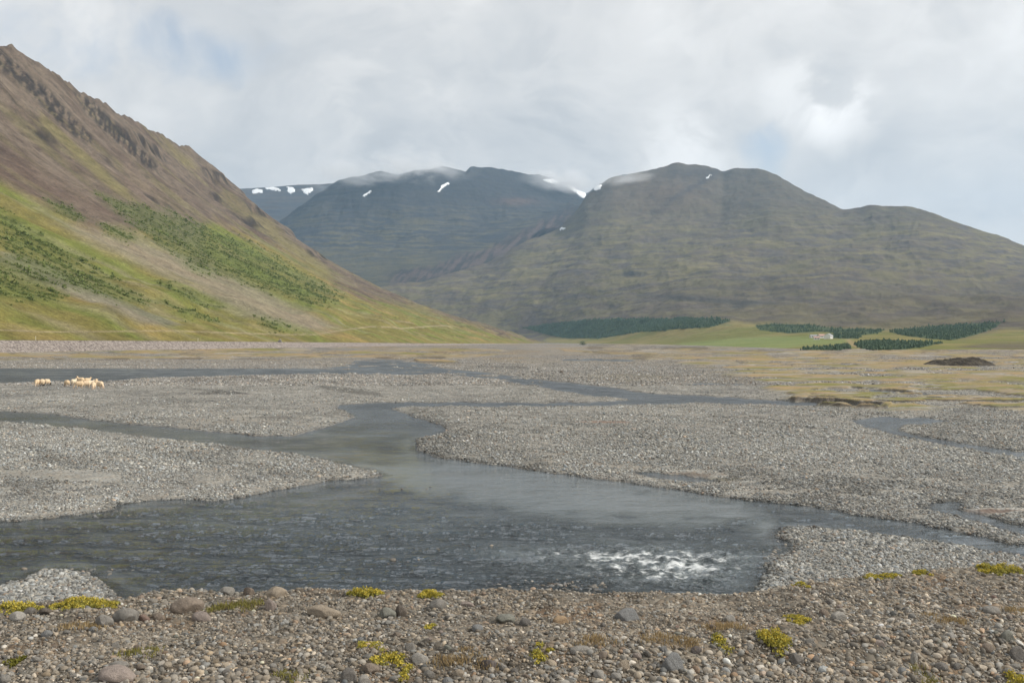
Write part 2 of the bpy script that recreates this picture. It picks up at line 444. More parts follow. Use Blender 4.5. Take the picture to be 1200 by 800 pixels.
# ================================================================== FAR MOUNTAINS
def loft(name, px, rows, levels, nv, mat, amp, strata, colour, seed, tail=1400.0):
    """rows: list of (py table, Y table) from foot to crest, all read along px"""
    pys = np.stack([tab(r[0], px) if len(r[0]) > 2 else tabs(r[0], px) for r in rows])
    lys = np.stack([np.log(tab(r[1], px)) for r in rows])
    xs_ = np.linspace(px[0], px[-1], 1000); ker = np.hanning(91); ker /= ker.sum()
    for i_ in range(len(lys)):
        l_ = np.interp(xs_, px, lys[i_]); l_ = np.convolve(np.pad(l_, 45, mode='edge'), ker, 'valid'); lys[i_] = np.interp(px, xs_, l_)
    v = np.linspace(0, 1, nv)
    lev = np.asarray(levels, float)
    pp = np.empty((nv, len(px))); yy = np.empty((nv, len(px)))
    # monotone cubic through the rows, vectorised over px
    for k in range(len(px)):
        pp[:, k] = pchip(lev, pys[:, k], v); yy[:, k] = np.exp(pchip(lev, lys[:, k], v))
    Y = yy; X = (px[None, :] - 600) / F * Y; Z = CZ + (HZ - pp) / F * Y
    vv = v[:, None] * np.ones_like(X)
    nb = fbm(X / 700, Y / 700, 5, seed); nf = fbm(X / 140, Y / 200, 5, seed + 3)
    env = smooth(levels[1] * .6, levels[2] + .1, vv)
    crest = 1 - .75 * smooth(.93, 1, vv)
    gl_ = 1 - 2 * np.abs(fbm(px[None, :] / 34 + .8 * nb, vv * 2.0 + nb, 4, seed + 5))
    Z = Z + env * amp * (nb * 1.0 * crest + nf * .28 + .08 * (gl_ - .6) * crest * smooth(.3, .7, vv))
    per, sa = strata
    ph = Z / per + 1.3 * fbm(X / 900, Y / 900, 3, seed + 7)
    Z = Z + env * crest * sa * np.sin(2 * np.pi * ph) * 2 * smooth(-.05, .45, fbm(X / 500, Y / 350, 3, seed + 9))
    # far side
    vb = np.linspace(0.04, 1, 24)[:, None]
    Xb = X[-1] * (1 + vb * tail / Y[-1]); Yb = Y[-1] + vb * tail
    Zb = Z[-1] - vb * tail * .35 + (nf[-1] * 10) * vb
    P = np.concatenate([np.stack([X, Y, Z], -1), np.stack([Xb, Yb, Zb], -1)])
    PX, PY = proj(P[..., 0], P[..., 1], P[..., 2])
    vfull = np.concatenate([vv, 1 + vb * np.ones_like(Xb)])
    col = colour(P, PX, PY, vfull)
    o = grid_mesh(name, P, {'col': col}, mat)
    tag(o, kind='structure')
    return P, PX, PY

WOODS = {
 701: [(612, 384), (650, 378), (700, 374), (760, 373), (800, 373), (855, 374), (856, 377), (830, 384), (790, 386), (775, 388), (750, 389), (700, 397), (660, 396), (640, 392)],
 702: [(884, 381), (905, 379), (945, 380), (975, 384), (1038, 386), (1028, 391), (1008, 393), (990, 391), (960, 389), (925, 391), (890, 387)],
 703: [(1042, 389), (1062, 385), (1100, 381), (1150, 378), (1176, 377), (1164, 385), (1142, 393), (1118, 398.5), (1090, 397.5), (1060, 393.5)],
 704: [(974, 391), (990, 390.5), (1008, 393), (1006, 397), (975, 396.5)],
 705: [(926, 415), (945, 410), (975, 407), (994, 404.5), (996, 409), (975, 414), (945, 417)],
 706: [(1003, 404), (1015, 400.5), (1050, 401), (1102, 402.5), (1080, 407), (1045, 411.5), (1020, 412), (1008, 408)],
}
CREST_C = [(380, 352), (430, 345), (450, 336), (500, 329), (540, 316), (570, 308), (600, 292), (630, 277), (657, 265), (672, 250), (687, 230), (700, 219), (720, 208), (740, 204), (760, 200), (775, 195), (795, 190.5), (812, 192),
           (825, 194), (840, 197.5), (847, 200), (855, 198.5), (880, 197), (900, 201), (910, 205), (943, 223), (967, 235), (990, 245), (1003, 245), (1027, 242), (1053, 242), (1083, 247), (1117, 258), (1150, 270), (1167, 275), (1200, 288), (1300, 318), (1500, 345), (1800, 350)]
def col_c(P, PX, PY, v):
    X, Y, Z = P[..., 0], P[..., 1], P[..., 2]
    n1 = fbm(X / 420, Y / 420, 5, 201); n2 = fbm(X / 90, Y / 90, 4, 202)
    st = fbm(X / 210, Z / 16 + 2.2 * n1 + n2, 5, 203); st2 = fbm(X / 520, Z / 50 + 2 * n1, 5, 204)
    olive = np.array((0.142, 0.125, 0.073)); ochre = np.array((0.186, 0.161, 0.088)); heath = np.array((0.118, 0.098, 0.077)); rock = np.array((0.100, 0.089, 0.080))
    c = mixc(heath, olive, smooth(-.22, .22, st + .35 * n1))
    c = mixc(c, ochre, .8 * smooth(.08, .42, st2 + .45 * st))
    c = mixc(c, rock, .75 * smooth(.06, .36, -st + .5 * n2))
    lv = Z / 40 + 1.6 * n1 + .25 * n2
    ledge = np.exp(-((lv - np.round(lv)) / .11) ** 2) * smooth(.0, .3, fbm(X / 330, Y / 330 + Z / 90, 4, 206))
    c = mixc(c, (0.062, 0.058, 0.057), .6 * ledge)
    # upper parts browner and barer
    upm = smooth(285, 225, PY + 20 * n1)
    c = mixc(c, mixc((0.105, 0.088, 0.066), (0.085, 0.078, 0.074), smooth(-.15, .2, st)), .72 * upm)
    c = mixc(c, (0.13, 0.095, 0.068), .55 * np.exp(-((PX - 780 - .3 * (PY - 230)) / 55) ** 2) * np.exp(-((PY - 228) / 26) ** 2))
    c = mixc(c, (0.068, 0.062, 0.060), .7 * np.exp(-((PX - 812) / 30) ** 2) * np.exp(-((PY - 203) / 6) ** 2))
    # purplish heath belt above the farms
    hb = smooth(322, 345, PY + 8 * n1) * smooth(392, 376, PY + 6 * n1) * smooth(640, 900, PX)
    c = mixc(c, mixc((0.098, 0.082, 0.068), (0.12, 0.105, 0.07), smooth(-.2, .3, n2 + st)), .75 * hb)
    # rock ledges
    for pl in ([(750, 345), (800, 345), (870, 351), (925, 355), (870, 358), (790, 351)], [(845, 358), (875, 358), (870, 362), (850, 361)], [(720, 322), (742, 318), (756, 322), (735, 325)]):
        c = mixc(c, (0.058, 0.055, 0.056), .8 * smooth(-2, 3, poly_sd(pl, PX, PY) + 5 * st))
    # meadows near the valley floor
    md = poly_sd([(640, 397), (760, 384), (860, 377), (900, 379), (980, 384), (1060, 388), (1130, 397), (1180, 386), (1300, 392), (1500, 395), (1500, 425), (640, 415)], PX, PY)
    mm = smooth(-5, 5, md + 5 * n2)
    mead = mixc((0.155, 0.155, 0.055), (0.205, 0.175, 0.075), smooth(-.2, .3, n2 + n1))
    c = mixc(c, mead, mm)
    c = mixc(c, mixc((0.165, 0.20, 0.075), (0.19, 0.215, 0.085), smooth(-.2, .2, n2)), smooth(-3, 3, poly_sd([(862, 396), (900, 394), (945, 394), (975, 398), (1000, 397), (985, 403), (940, 405), (905, 411), (850, 412), (760, 410), (800, 402)], PX, PY) + 2 * n2))
    c = mixc(c, (0.30, 0.235, 0.14), .7 * np.exp(-((PX - tabs([(390, 996), (398, 994), (404, 1000), (410, 1012), (415, 1030)], PY)) / 3.5) ** 2) * smooth(392, 399, PY))
    c = mixc(c, (0.11, 0.09, 0.075), .7 * smooth(-2, 2, poly_sd([(1120, 407), (1160, 402), (1300, 400), (1300, 410), (1180, 409)], PX, PY) + 3 * n2))
    c = mixc(c, (0.10, 0.088, 0.075), .6 * smooth(408.5, 411, PY + n2) * smooth(1110, 1080, PX))
    for pl in WOODS.values():
        c = mixc(c, (0.055, 0.08, 0.045), .9 * smooth(-.5, 1, poly_sd(pl, PX, PY)))
    # the beck draining the summit gully
    gx = tabs([(195, 846), (210, 828), (232, 790), (262, 752)], PY)
    c = mixc(c, (0.06, 0.056, 0.058), .6 * np.exp(-((PX - gx) / 7) ** 2) * smooth(262, 225, PY) * (PX > 700))
    # bare edge along the ravine
    rim = tab(CREST_C, PX)
    c = mixc(c, (0.10, 0.078, 0.066), .5 * np.exp(-((PY - rim) / 4) ** 2) * smooth(690, 640, PX))
    return c
pxC = np.concatenate([np.linspace(380, 640, 190, endpoint=False), np.linspace(640, 1230, 640, endpoint=False), np.linspace(1230, 1800, 120)])
rowsC = [
    ([(380, 400.9), (640, 401.6), (690, 404), (750, 408.2), (850, 411.8), (1000, 412.6), (1200, 413), (1800, 413.8)], [(380, 4500), (560, 4300), (640, 3500), (720, 1700), (800, 900), (880, 680), (1000, 600), (1200, 570), (1800, 540)]),
    ([(380, 399), (640, 398), (690, 399.5), (750, 400.5), (850, 398.5), (950, 396), (1000, 394.5), (1200, 394), (1800, 394)], [(380, 4650), (560, 4450), (640, 3900), (720, 2700), (800, 1900), (900, 1450), (1000, 1280), (1200, 1230), (1800, 1180)]),
    ([(380, 392), (600, 384), (700, 373.5), (800, 371), (900, 377), (1000, 381), (1100, 378), (1200, 374), (1800, 372)], [(380, 4800), (560, 4650), (640, 4250), (720, 3500), (800, 2900), (900, 2350), (1000, 2050), (1200, 1850), (1800, 1800)]),
    ([(380, 372), (500, 352), (600, 326), (660, 312), (700, 306), (800, 301), (900, 300), (1000, 306), (1200, 328), (1800, 366)], [(380, 5000), (600, 5100), (700, 4900), (800, 4700), (1000, 4050), (1200, 3650), (1800, 3400)]),
    (CREST_C, [(380, 5300), (500, 5500), (600, 5950), (690, 6600), (790, 7000), (880, 6600), (1000, 5600), (1200, 4850), (1800, 4500)]),
]
CP, CPX, CPY = loft('heath_hillside', pxC, rowsC, [0, .16, .34, .66, 1], 460, M_far, 60, (46, 1.2), col_c, 301)

CREST_B = [(180, 330), (270, 296), (300, 276), (334, 253), (360, 235), (382, 219), (400, 211), (420, 207), (450, 202), (465, 204), (502, 198), (525, 195.5), (538, 199), (545, 202), (552, 196.5), (570, 195.5), (592, 199), (619, 204), (645, 209), (667, 217), (686, 227), (701, 217), (730, 206), (800, 200), (860, 205)]
def col_b(P, PX, PY, v):
    X, Y, Z = P[..., 0], P[..., 1], P[..., 2]
    n1 = fbm(X / 500, Y / 500, 5, 211); n2 = fbm(X / 110, Z / 60, 4, 212)
    st = fbm(X / 260, Z / 18 + 2 * n1 + n2, 5, 213)
    c = mixc((0.052, 0.054, 0.060), (0.080, 0.076, 0.066), smooth(-.2, .2, st))  # cloud shadow over this mountain is put into its dark colours
    c = mixc(c, (0.040, 0.043, 0.050), .7 * smooth(262, 222, PY + 14 * n1))
    c = mixc(c, (0.108, 0.098, 0.060), .8 * smooth(.02, .35, st + .4 * n1) * smooth(238, 275, PY))
    c = mixc(c, (0.112, 0.10, 0.058), .5 * smooth(285, 312, PY + 8 * n1))
    c = mixc(c, (0.135, 0.088, 0.074), .55 * np.exp(-((PX - 605) / 24) ** 2) * np.exp(-((PY - 236) / 4) ** 2))
    lv = Z / 48 + 1.2 * n1 + .2 * n2
    ledge = np.exp(-((lv - np.round(lv)) / .12) ** 2) * smooth(-.1, .25, fbm(X / 400, Y / 400 + Z / 90, 4, 216))
    c = mixc(c, (0.030, 0.031, 0.035), .6 * ledge)
    # dark red-brown ravine walls
    rim = tab(CREST_C, PX)
    w = smooth(20, 13, rim - PY + 5 * n2 + 6 * fbm(PX / 9, PX * 0, 2, 218)) * smooth(440, 470, PX) * smooth(680, 650, PX)
    wall = mixc((0.105, 0.080, 0.078), (0.040, 0.036, 0.038), smooth(-.3, .3, fbm(PX / 7 + PY / 9, PY / 12, 4, 217)))
    c = mixc(c, wall, .85 * w)
    return c
YB = [(180, 5900), (450, 5900), (600, 6400), (690, 7100), (860, 7700)]
def yb(d): return [(x, y + d) for x, y in YB]
rowsB = [
    ([(180, 372), (450, 352), (540, 332), (600, 308), (657, 281), (690, 252), (860, 240)], YB),
    ([(180, 358), (450, 327), (540, 304), (600, 280), (630, 266), (660, 252), (690, 240), (860, 230)], yb(170)),
    ([(180, 345), (300, 300), (350, 285), (450, 276), (550, 262), (620, 250), (660, 243), (690, 236), (860, 222)], yb(900)),
    ([(180, 338), (270, 300), (300, 283), (334, 261), (382, 230), (450, 218), (520, 214), (560, 213), (620, 218), (660, 228), (690, 231), (740, 216), (860, 213)], yb(1500)),
    (CREST_B, yb(1850)),
]
pxB = np.linspace(180, 860, 640)
BP, BPX, BPY = loft('plateau_mountain', pxB, rowsB, [0, .22, .55, .85, 1], 380, M_far, 70, (60, 2.2), col_b, 321)

def col_a(P, PX, PY, v):
    X, Z = P[..., 0], P[..., 2]
    st = fbm(X / 500, Z / 25, 4, 221)
    return mixc((0.06, 0.055, 0.056), (0.085, 0.07, 0.06), smooth(-.2, .3, st))
CREST_A = [(100, 226), (200, 224), (285, 221), (330, 218.5), (345, 217), (370, 216.5), (420, 212), (520, 210)]
rowsA = [([(100, 330), (520, 320)], [(100, 9300), (300, 9300), (520, 9300)]), ([(100, 290), (520, 270)], [(100, 9700), (300, 9700), (520, 9700)]),
         ([(100, 240), (285, 236), (520, 225)], [(100, 10100), (300, 10100), (520, 10100)]), (CREST_A, [(100, 10350), (300, 10350), (520, 10350)])]
pxA = np.linspace(100, 520, 300)
AP, APX, APY = loft('far_plateau', pxA, rowsA, [0, .4, .8, 1], 160, M_far, 25, (50, 5), col_a, 331, 300)

# ================================================================== VALLEY FLOOR
WATER = {
 'main': [(-260, 640), (-100, 618), (0, 611), (32, 609.5), (100, 602), (134, 597), (136, 591.5), (175, 587), (212, 584), (245, 587), (262, 587), (295, 580), (325, 574), (350, 570), (392, 562), (425, 561), (452, 556),
   (440, 552), (412, 546), (382, 539), (340, 531), (300, 527), (250, 520), (175, 512), (125, 506), (85, 501), (25, 496), (0, 494), (-100, 488), (-300, 480), (-300, 468), (-100, 474), (0, 481), (50, 485), (100, 491), (150, 497), (200, 501), (250, 506), (300, 511),
   (345, 511), (362, 505), (400, 496), (417, 488), (410, 484), (396, 478), (400, 474.5), (450, 472), (520, 471.5), (600, 472), (690, 472), (740, 468.5), (735, 466), (700, 465), (675, 461), (630, 453), (600, 448.5), (560, 442.5), (520, 439), (480, 439.5),
   (375, 438), (262, 440.5), (169, 443), (124, 447), (56, 447.5), (0, 449), (-150, 452), (-400, 456), (-400, 430), (-100, 431.5), (150, 432), (375, 432), (402, 429.5), (414, 423), (440, 421), (470, 422.5), (500, 427), (516, 431.5), (560, 435.5), (600, 441), (650, 447), (700, 452), (750, 460), (800, 463), (900, 469), (960, 472), (1030, 478),
   (1030, 479.5), (900, 474.5), (815, 472), (760, 474.5), (700, 476), (600, 476.5), (500, 476), (455, 478), (472, 485), (495, 492), (512, 497), (522, 504), (512, 509), (486, 514), (488, 527), (507, 535), (550, 541), (600, 547), (690, 560), (762, 569), (825, 579), (900, 588), (945, 593), (1020, 605), (1080, 614), (1140, 627), (1200, 641), (1400, 690),
   (1400, 712), (1200, 652), (1164, 647), (1125, 639), (1080, 633), (1020, 625), (960, 618.5), (918, 617), (909, 630), (930, 637), (925, 648), (902, 662), (888, 690), (880, 740), (600, 760), (300, 750), (160, 720), (135, 693), (125, 687), (112, 678), (104, 672), (65, 667), (45, 670), (25, 680), (0, 686), (-120, 712), (-260, 730)],
 'east': [(1000, 492), (1035, 488.5), (1075, 489.5), (1110, 492), (1092, 496), (1058, 498), (1050, 503), (1068, 509), (1080, 512), (1125, 519), (1200, 530), (1400, 556), (1400, 566), (1200, 537), (1125, 524.5), (1075, 515.5), (1040, 507), (1010, 498)],
 'pool': [(1089, 590), (1100, 587.5), (1122, 588), (1127, 591), (1120, 597), (1150, 603), (1178, 612), (1205, 618), (1300, 640), (1300, 652), (1205, 629), (1176, 621), (1150, 613), (1120, 604), (1085, 597)],
 'pool_brown': [(742, 553.5), (765, 553), (800, 557), (836, 562), (838, 565), (800, 564.5), (765, 560)],
 'rill': [(1000, 455.6), (1030, 457.6), (1075, 461), (1150, 465.2), (1300, 471), (1300, 473.5), (1150, 467.3), (1075, 463), (1030, 459.6), (1000, 457)],
 'rill2': [(660, 421), (700, 420.3), (745, 421.8), (740, 423.6), (700, 422.8), (660, 422.6)],
 'rill3': [(785, 450), (830, 449), (870, 450.5), (868, 452), (830, 451.2), (785, 451.2)],
 'rill4': [(1100, 425.2), (1200, 424.8), (1300, 426), (1300, 428), (1200, 426.6), (1100, 426.6)],
}
def unpl(poly):
    out = []
    for px, q in poly:
        Y = F * CZ / (q - HZ); out.append(((px - 600) / F * Y, Y))
    return out

def q_rows():
    return np.concatenate([np.linspace(401.55, 404, 24, endpoint=False), np.linspace(404, 480, 300, endpoint=False), np.linspace(480, 700, 330, endpoint=False), np.linspace(700, 960, 260, endpoint=False), np.linspace(960, 1700, 120)])[::-1]
q = q_rows()
pxG = np.concatenate([np.linspace(-500, -40, 130, endpoint=False), np.linspace(-40, 1240, 960, endpoint=False), np.linspace(1240, 1700, 130)])
QQ, PP = np.meshgrid(q, pxG, indexing='ij')
GY = F * CZ / (QQ - HZ); GX = (PP - 600) / F * GY
wpx = PP + 5 * fbm(PP / 22, QQ / 9, 4, 401); wq = QQ + (2.2 * fbm(PP / 26, QQ / 10, 4, 402)) * smooth(400, 450, QQ) * lerp(.55, 1, smooth(440, 480, QQ))
WY = F * CZ / (np.maximum(wq, 400.8) - HZ); WX = (wpx - 600) / F * WY
wsd = np.full(GX.shape, -1e9)
for nm, pl in WATER.items():
    wsd = np.maximum(wsd, poly_sd(unpl(pl), WX, WY))
wsd = wsd - 16 * np.clip(fbm(PP / 28, QQ / 1.8, 4, 404) - .12, 0, 1) * smooth(455, 440, QQ) * smooth(330, 420, PP) * 3
# plain heights
n_big = fbm(GX / 14, GY / 20, 4, 411); n_sm = fbm(GX / 2.2, GY / 2.6, 4, 412)
cap = lerp(.05, .24, smooth(425, 540, QQ))
bar = np.minimum(cap * (1 + .4 * n_big), 0.025 + 0.055 * np.maximum(-wsd, 0) ** .8) + lerp(.012, .03, smooth(440, 520, QQ)) * n_sm
chan = -np.minimum(0.45, 0.05 + 0.18 * np.maximum(wsd, 0)) + .03 * n_sm
H = np.where(wsd > 0, chan, bar)
H = lerp(chan, bar, smooth(.06, -.12, wsd))
# stones breaking the surface in the riffle beside the bank
rif = np.exp(-((PP - 660) / 70) ** 2 - ((QQ - 690) / 22) ** 2) + .35 * np.exp(-((PP - 905) / 16) ** 2 - ((QQ - 655) / 26) ** 2)
H = H + np.clip(rif, 0, 1) * (.22 + .28 * fbm(GX / .9, GY / .9, 3, 413)) * (QQ < 720)
# far floor smoother and drier
# turf flats
tnoise = fbm(PP / 85, QQ / 3.4, 4, 421) * .7 + fbm(GX / 9, GY / 14, 3, 422) * .45
zr = poly_sd([(690, 408), (1900, 404), (1900, 520), (1230, 487), (1120, 480), (1045, 483), (930, 473), (880, 446), (790, 424), (700, 415)], PP, QQ)
zl = poly_sd([(-700, 408), (200, 409), (580, 408), (600, 413), (560, 418.5), (400, 420), (120, 421), (-700, 430)], PP, QQ)
turf = np.maximum(smooth(-5, 8, zr + 12 * tnoise), smooth(-1.5, 2, zl + 3 * tnoise)) * smooth(-.10, .03, tnoise)
explicit = np.zeros_like(GX)
for pl in ([(925, 469.5), (960, 470.5), (1010, 473), (1046, 477.5), (1040, 480.8), (985, 479.5), (930, 474)],
           [(484, 421.8), (520, 422.5), (538, 424.4), (524, 425.6), (490, 424.6)], [(655, 409), (694, 412.2), (694, 413.6), (662, 412)],
           [(1040, 440), (1200, 445), (1500, 455), (1500, 462), (1200, 451), (1060, 443)]):
    explicit = np.maximum(explicit, smooth(-.8, .8, poly_sd(pl, PP, QQ) + .6 * n_sm))
gbank = np.zeros_like(GX)
for pl in ([(368, 452), (400, 454.5), (445, 462), (450, 466.5), (420, 464), (385, 458)], [(560, 429.5), (600, 430.5), (623, 431.5), (622, 433.5), (590, 432.8), (562, 431.2)], [(205, 455), (260, 458), (290, 462), (250, 461)],
           [(505, 530), (560, 538), (640, 549), (640, 541), (560, 530), (510, 524)], [(480, 484), (520, 490), (545, 498), (530, 502), (505, 492)]):
    gbank = np.maximum(gbank, smooth(-1, 1, poly_sd(pl, PP, QQ) + .8 * n_sm) if pl[0][1] < 480 else .7 * smooth(-3, 4, poly_sd(pl, PP, QQ) + 5 * n_sm + 5 * n_big))
dry = smooth(.4, -.6, wsd)
turf = np.maximum(turf, explicit) * dry
# bar shapes between: strips of bare gravel
H = H + turf * (0.22 + .10 * tnoise) + explicit * dry * .22 + gbank * dry * np.where(QQ < 450, .45, .10)
# foreground bank
EDGE = [(-500, 14.6), (0, 15.25), (140, 15.6), (200, 16.1), (520, 16.1), (870, 16.15), (930, 16.9), (1000, 17.6), (1200, 19.2), (1700, 20.5)]
TOP = [(-500, 1.62), (0, 1.6), (600, 1.6), (900, 1.52), (1200, 1.28), (1700, 1.0)]
ye = tab(EDGE, PP) + .35 * fbm(GX / 1.6, GX * 0 + 3.3, 4, 431) + .25 * fbm(GX / 5, GY / 5, 3, 432)
dB = ye - GY
top = tab(TOP, PP)
near = np.maximum(tabs([(-500, 12.5), (300, 12.9), (700, 13.6), (1200, 15.0), (1700, 15.5)], PP) - GY, 0)
top = top - near * tabs([(-500, .05), (300, .08), (600, .2), (1200, .36), (1700, .4)], PP) * smooth(0, .8, near)
top = np.maximum(top, -.4)
bk = smooth(-2.4, .25, dB)
relief = .07 * fbm(GX / 1.3, GY / 1.3, 4, 433) + .05 * fbm(GX / .4, GY / .4, 3, 434)
H = np.where(dB > -2.6, np.maximum(lerp(H, top + relief, bk), H * (1 - bk) + bk * (top + relief)), H)
gb = smooth(-1.8, -.4, dB)
# far apron of the road embankment: lift the floor gently towards it
H = H + np.clip((QQ < 430) * smooth(30, 2, np.abs(GX - foot_x(GY) - 34)) * .5, 0, 1)
GP = np.stack([GX, GY, H], -1)

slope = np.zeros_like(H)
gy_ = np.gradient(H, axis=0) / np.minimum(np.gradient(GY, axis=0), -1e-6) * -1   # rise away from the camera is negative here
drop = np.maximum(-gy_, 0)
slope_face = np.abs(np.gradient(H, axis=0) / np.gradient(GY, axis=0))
# colours
patchy = fbm(GX / 6, GY / 9, 4, 441); patchy2 = fbm(PP / 120, QQ / 6, 4, 442)
c = mixc((0.300, 0.290, 0.262), (0.36, 0.345, 0.31), smooth(-.3, .35, patchy + .6 * patchy2))
c = mixc(c, (0.25, 0.243, 0.228), .7 * smooth(.1, .45, -patchy2 + .3 * n_big))
# silt: smooth, sandy strips on the bars
silt = smooth(.16, .34, fbm(PP / 55, QQ / 6, 3, 447)) * smooth(440, 500, QQ) * .85
for pl in ([(0, 552), (40, 556), (90, 562), (95, 566), (60, 568), (0, 566)], [(180, 495), (260, 489), (340, 492), (330, 500), (250, 500)], [(10, 604), (70, 600), (130, 590), (134, 597), (60, 607)]):
    silt = np.maximum(silt, smooth(-2, 3, poly_sd(pl, PP, QQ) + 3 * n_sm) * .9)
c = mixc(c, (0.26, 0.245, 0.215), silt)
for (x_, y_, a_, b_) in ((705, 497, 34, 1.6), (795, 558, 55, 6), (1150, 601, 52, 4), (975, 517, 26, 1.6), (300, 492, 40, 3), (90, 563, 60, 8)):
    silt = np.maximum(silt, smooth(1.2, .8, np.sqrt(((PP - x_ - (QQ - y_) * 2) / a_) ** 2 + ((QQ - y_) / b_) ** 2) + .5 * fbm(PP / 14, QQ / 3, 3, 449)))
wet = smooth(-(.35 + .006 * GY), .05, wsd + .25 * n_sm)
dark = smooth(-.1, .35, fbm(PP / 40, QQ / 5, 4, 443))
wet_shade = np.clip(wet * .75 + gbank * .9, 0, 1)  # damp shore margins, plus painted shadow of the cut gravel banks
c = mixc(c, (0.12, 0.115, 0.103), wet_shade * .8)
for (x, y, sx, sy, cc, k) in ((705, 497, 38, 1.4, (0.19, 0.12, 0.085), .85), (795, 558, 48, 4.2, (0.13, 0.10, 0.075), .85), (1150, 601, 40, 2.6, (0.13, 0.085, 0.065), .85), (975, 517, 26, 1.3, (0.11, 0.10, 0.09), .9),
                              (830, 563, 40, 2.5, (0.2, 0.18, 0.10), .6), (690, 546, 20, 3, (0.2, 0.14, 0.1), .5), (740, 443, 60, 5, (0.235, 0.205, 0.13), .7), (860, 443, 70, 6, (0.22, 0.19, 0.13), .5), (250, 462, 50, 1.2, (0.11, 0.105, 0.1), .8), (320, 492, 30, 1.5, (0.12, .115, .105), .8)):
    mm = smooth(1.25, .6, np.sqrt(((PP - x - (QQ - y) * 2) / sx) ** 2 + ((QQ - y) / sy) ** 2) + .5 * fbm(PP / 14, QQ / 3, 3, int(x)))
    c = mixc(c, cc, k * mm * dry)
# pinkish dry flats far away
farm = smooth(436, 414, QQ)
c = mixc(c, mixc((0.235, 0.205, 0.18), (0.275, 0.225, 0.165), smooth(-.2, .3, patchy2)),   .45 * farm)
c = mixc(c, (0.33, 0.245, 0.13), .7 * farm * smooth(.05, .3, fbm(PP / 70, QQ / 1.6, 4, 445)))
tcol = mixc((0.31, 0.228, 0.118), (0.25, 0.205, 0.092), smooth(-.25, .25, fbm(PP / 45, QQ / 3.6, 5, 451)))
tcol = mixc(tcol, (0.18, 0.175, 0.05), .9 * smooth(.02, .28, fbm(PP / 90, QQ / 4.0, 4, 452) + .14 * smooth(430, 455, QQ) - .1 * smooth(430, 415, QQ)))
tcol = mixc(tcol, (0.25, 0.20, 0.14), .6 * smooth(.05, .3, fbm(PP / 40, QQ / 2.2, 4, 453)))
tcol = mixc(tcol, (0.275, 0.24, 0.195), .6 * smooth(.12, .3, fbm(PP / 80, QQ / 3.6, 5, 454)))
tcol = mixc(tcol, (0.33, 0.31, 0.28), .8 * smooth(.2, .32, fbm(PP / 80, QQ / 1.9, 4, 455)))
c = mixc(c, tcol, turf)
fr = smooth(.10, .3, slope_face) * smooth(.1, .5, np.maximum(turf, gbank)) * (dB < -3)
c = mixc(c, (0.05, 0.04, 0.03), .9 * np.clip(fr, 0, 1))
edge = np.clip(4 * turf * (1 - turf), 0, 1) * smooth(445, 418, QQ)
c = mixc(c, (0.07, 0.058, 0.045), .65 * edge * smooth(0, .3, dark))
# the bank in front: earthy
bc = mixc((0.165, 0.142, 0.112), (0.225, 0.195, 0.155), smooth(-.3, .3, fbm(GX / 1.1, GY / 1.1, 5, 461)))
bc = mixc(bc, (0.20, 0.13, 0.075), .6 * smooth(.12, .4, fbm(GX / 1.7, GY / 1.5, 4, 462)))
c = mixc(c, bc, gb)
grav = (1 - turf * .9) * (1 - .75 * silt)
G_attrs = {'col': c, 'grav': grav, 'wet': wet * (1 - gb)}
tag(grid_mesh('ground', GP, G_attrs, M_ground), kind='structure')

# broad sheet under everything, to the horizon
base = grid_mesh('ground_sheet', np.stack(np.broadcast_arrays(*np.meshgrid(np.linspace(-7200, 7200, 40), np.linspace(-2500, 11800, 40)), np.array(-2.5)), -1).astype(float),
                 {'col': np.full((40, 40, 3), .2) * np.array((1, .95, .85)), 'grav': np.ones((40, 40)), 'wet': np.zeros((40, 40))}, M_ground)
tag(base, kind='structure')

# ------ ground lookup
lq = q[::-1]
def ground_h(X, Y):
    X = np.asarray(X, float); Y = np.asarray(Y, float)
    px = 600 + F * X / Y; qq = HZ + F * CZ / Y
    fi = np.clip(np.interp(qq, lq, np.arange(len(lq))), 0, len(lq) - 1.001)
    fi = (len(lq) - 1) - fi
    fi = np.clip(fi, 0, len(lq) - 1.001)
    fj = np.clip(np.interp(px, pxG, np.arange(len(pxG))), 0, len(pxG) - 1.001)
    i = fi.astype(int); j = fj.astype(int); a = fi - i; b_ = fj - j
    def L(A): return (A[i, j] * (1 - a) * (1 - b_) + A[i + 1, j] * a * (1 - b_) + A[i, j + 1] * (1 - a) * b_ + A[i + 1, j + 1] * a * b_)
    return L(H), L(wsd), L(gb), L(turf), L(silt)
def place(px, py):
    """where the line of sight through a photo point first meets the ground"""
    Y = np.concatenate([np.linspace(7, 40, 6000), np.geomspace(40, 1500, 4000)])
    X = (px - 600) / F * Y; Z = CZ - (py - HZ) / F * Y
    h = ground_h(X, Y)[0]
    k = int(np.argmax(h >= Z))
    return Vector((X[k], Y[k], h[k]))

# ================================================================== WATER SURFACE
keepw = (wsd > -1.2 - .01 * GY) & (QQ < 790) & (H < .35)
kq = keepw[:-1, :-1] | keepw[1:, :-1] | keepw[:-1, 1:] | keepw[1:, 1:]
def blob(x, y, sx, sy): return np.exp(-((PP - x) / sx) ** 2 - ((QQ - y) / sy) ** 2)
rip = .30 + .25 * smooth(-.2, .3, fbm(PP / 70, QQ / 12, 3, 471))
rip = rip + .45 * smooth(575, 625, QQ - .06 * (PP - 300)) + .5 * blob(430, 520, 60, 16) + .35 * blob(880, 610, 200, 14) + .5 * blob(790, 668, 100, 18) + .25 * smooth(470, 440, QQ)
calm = smooth(-18, 14, poly_sd([(420, 546), (520, 540), (690, 562), (860, 590), (900, 612), (780, 612), (640, 600), (560, 588), (480, 566)], PP, QQ) + 12 * fbm(PP / 40, QQ / 14, 3, 473))
slack = smooth(0, .9 + .012 * GY, wsd)
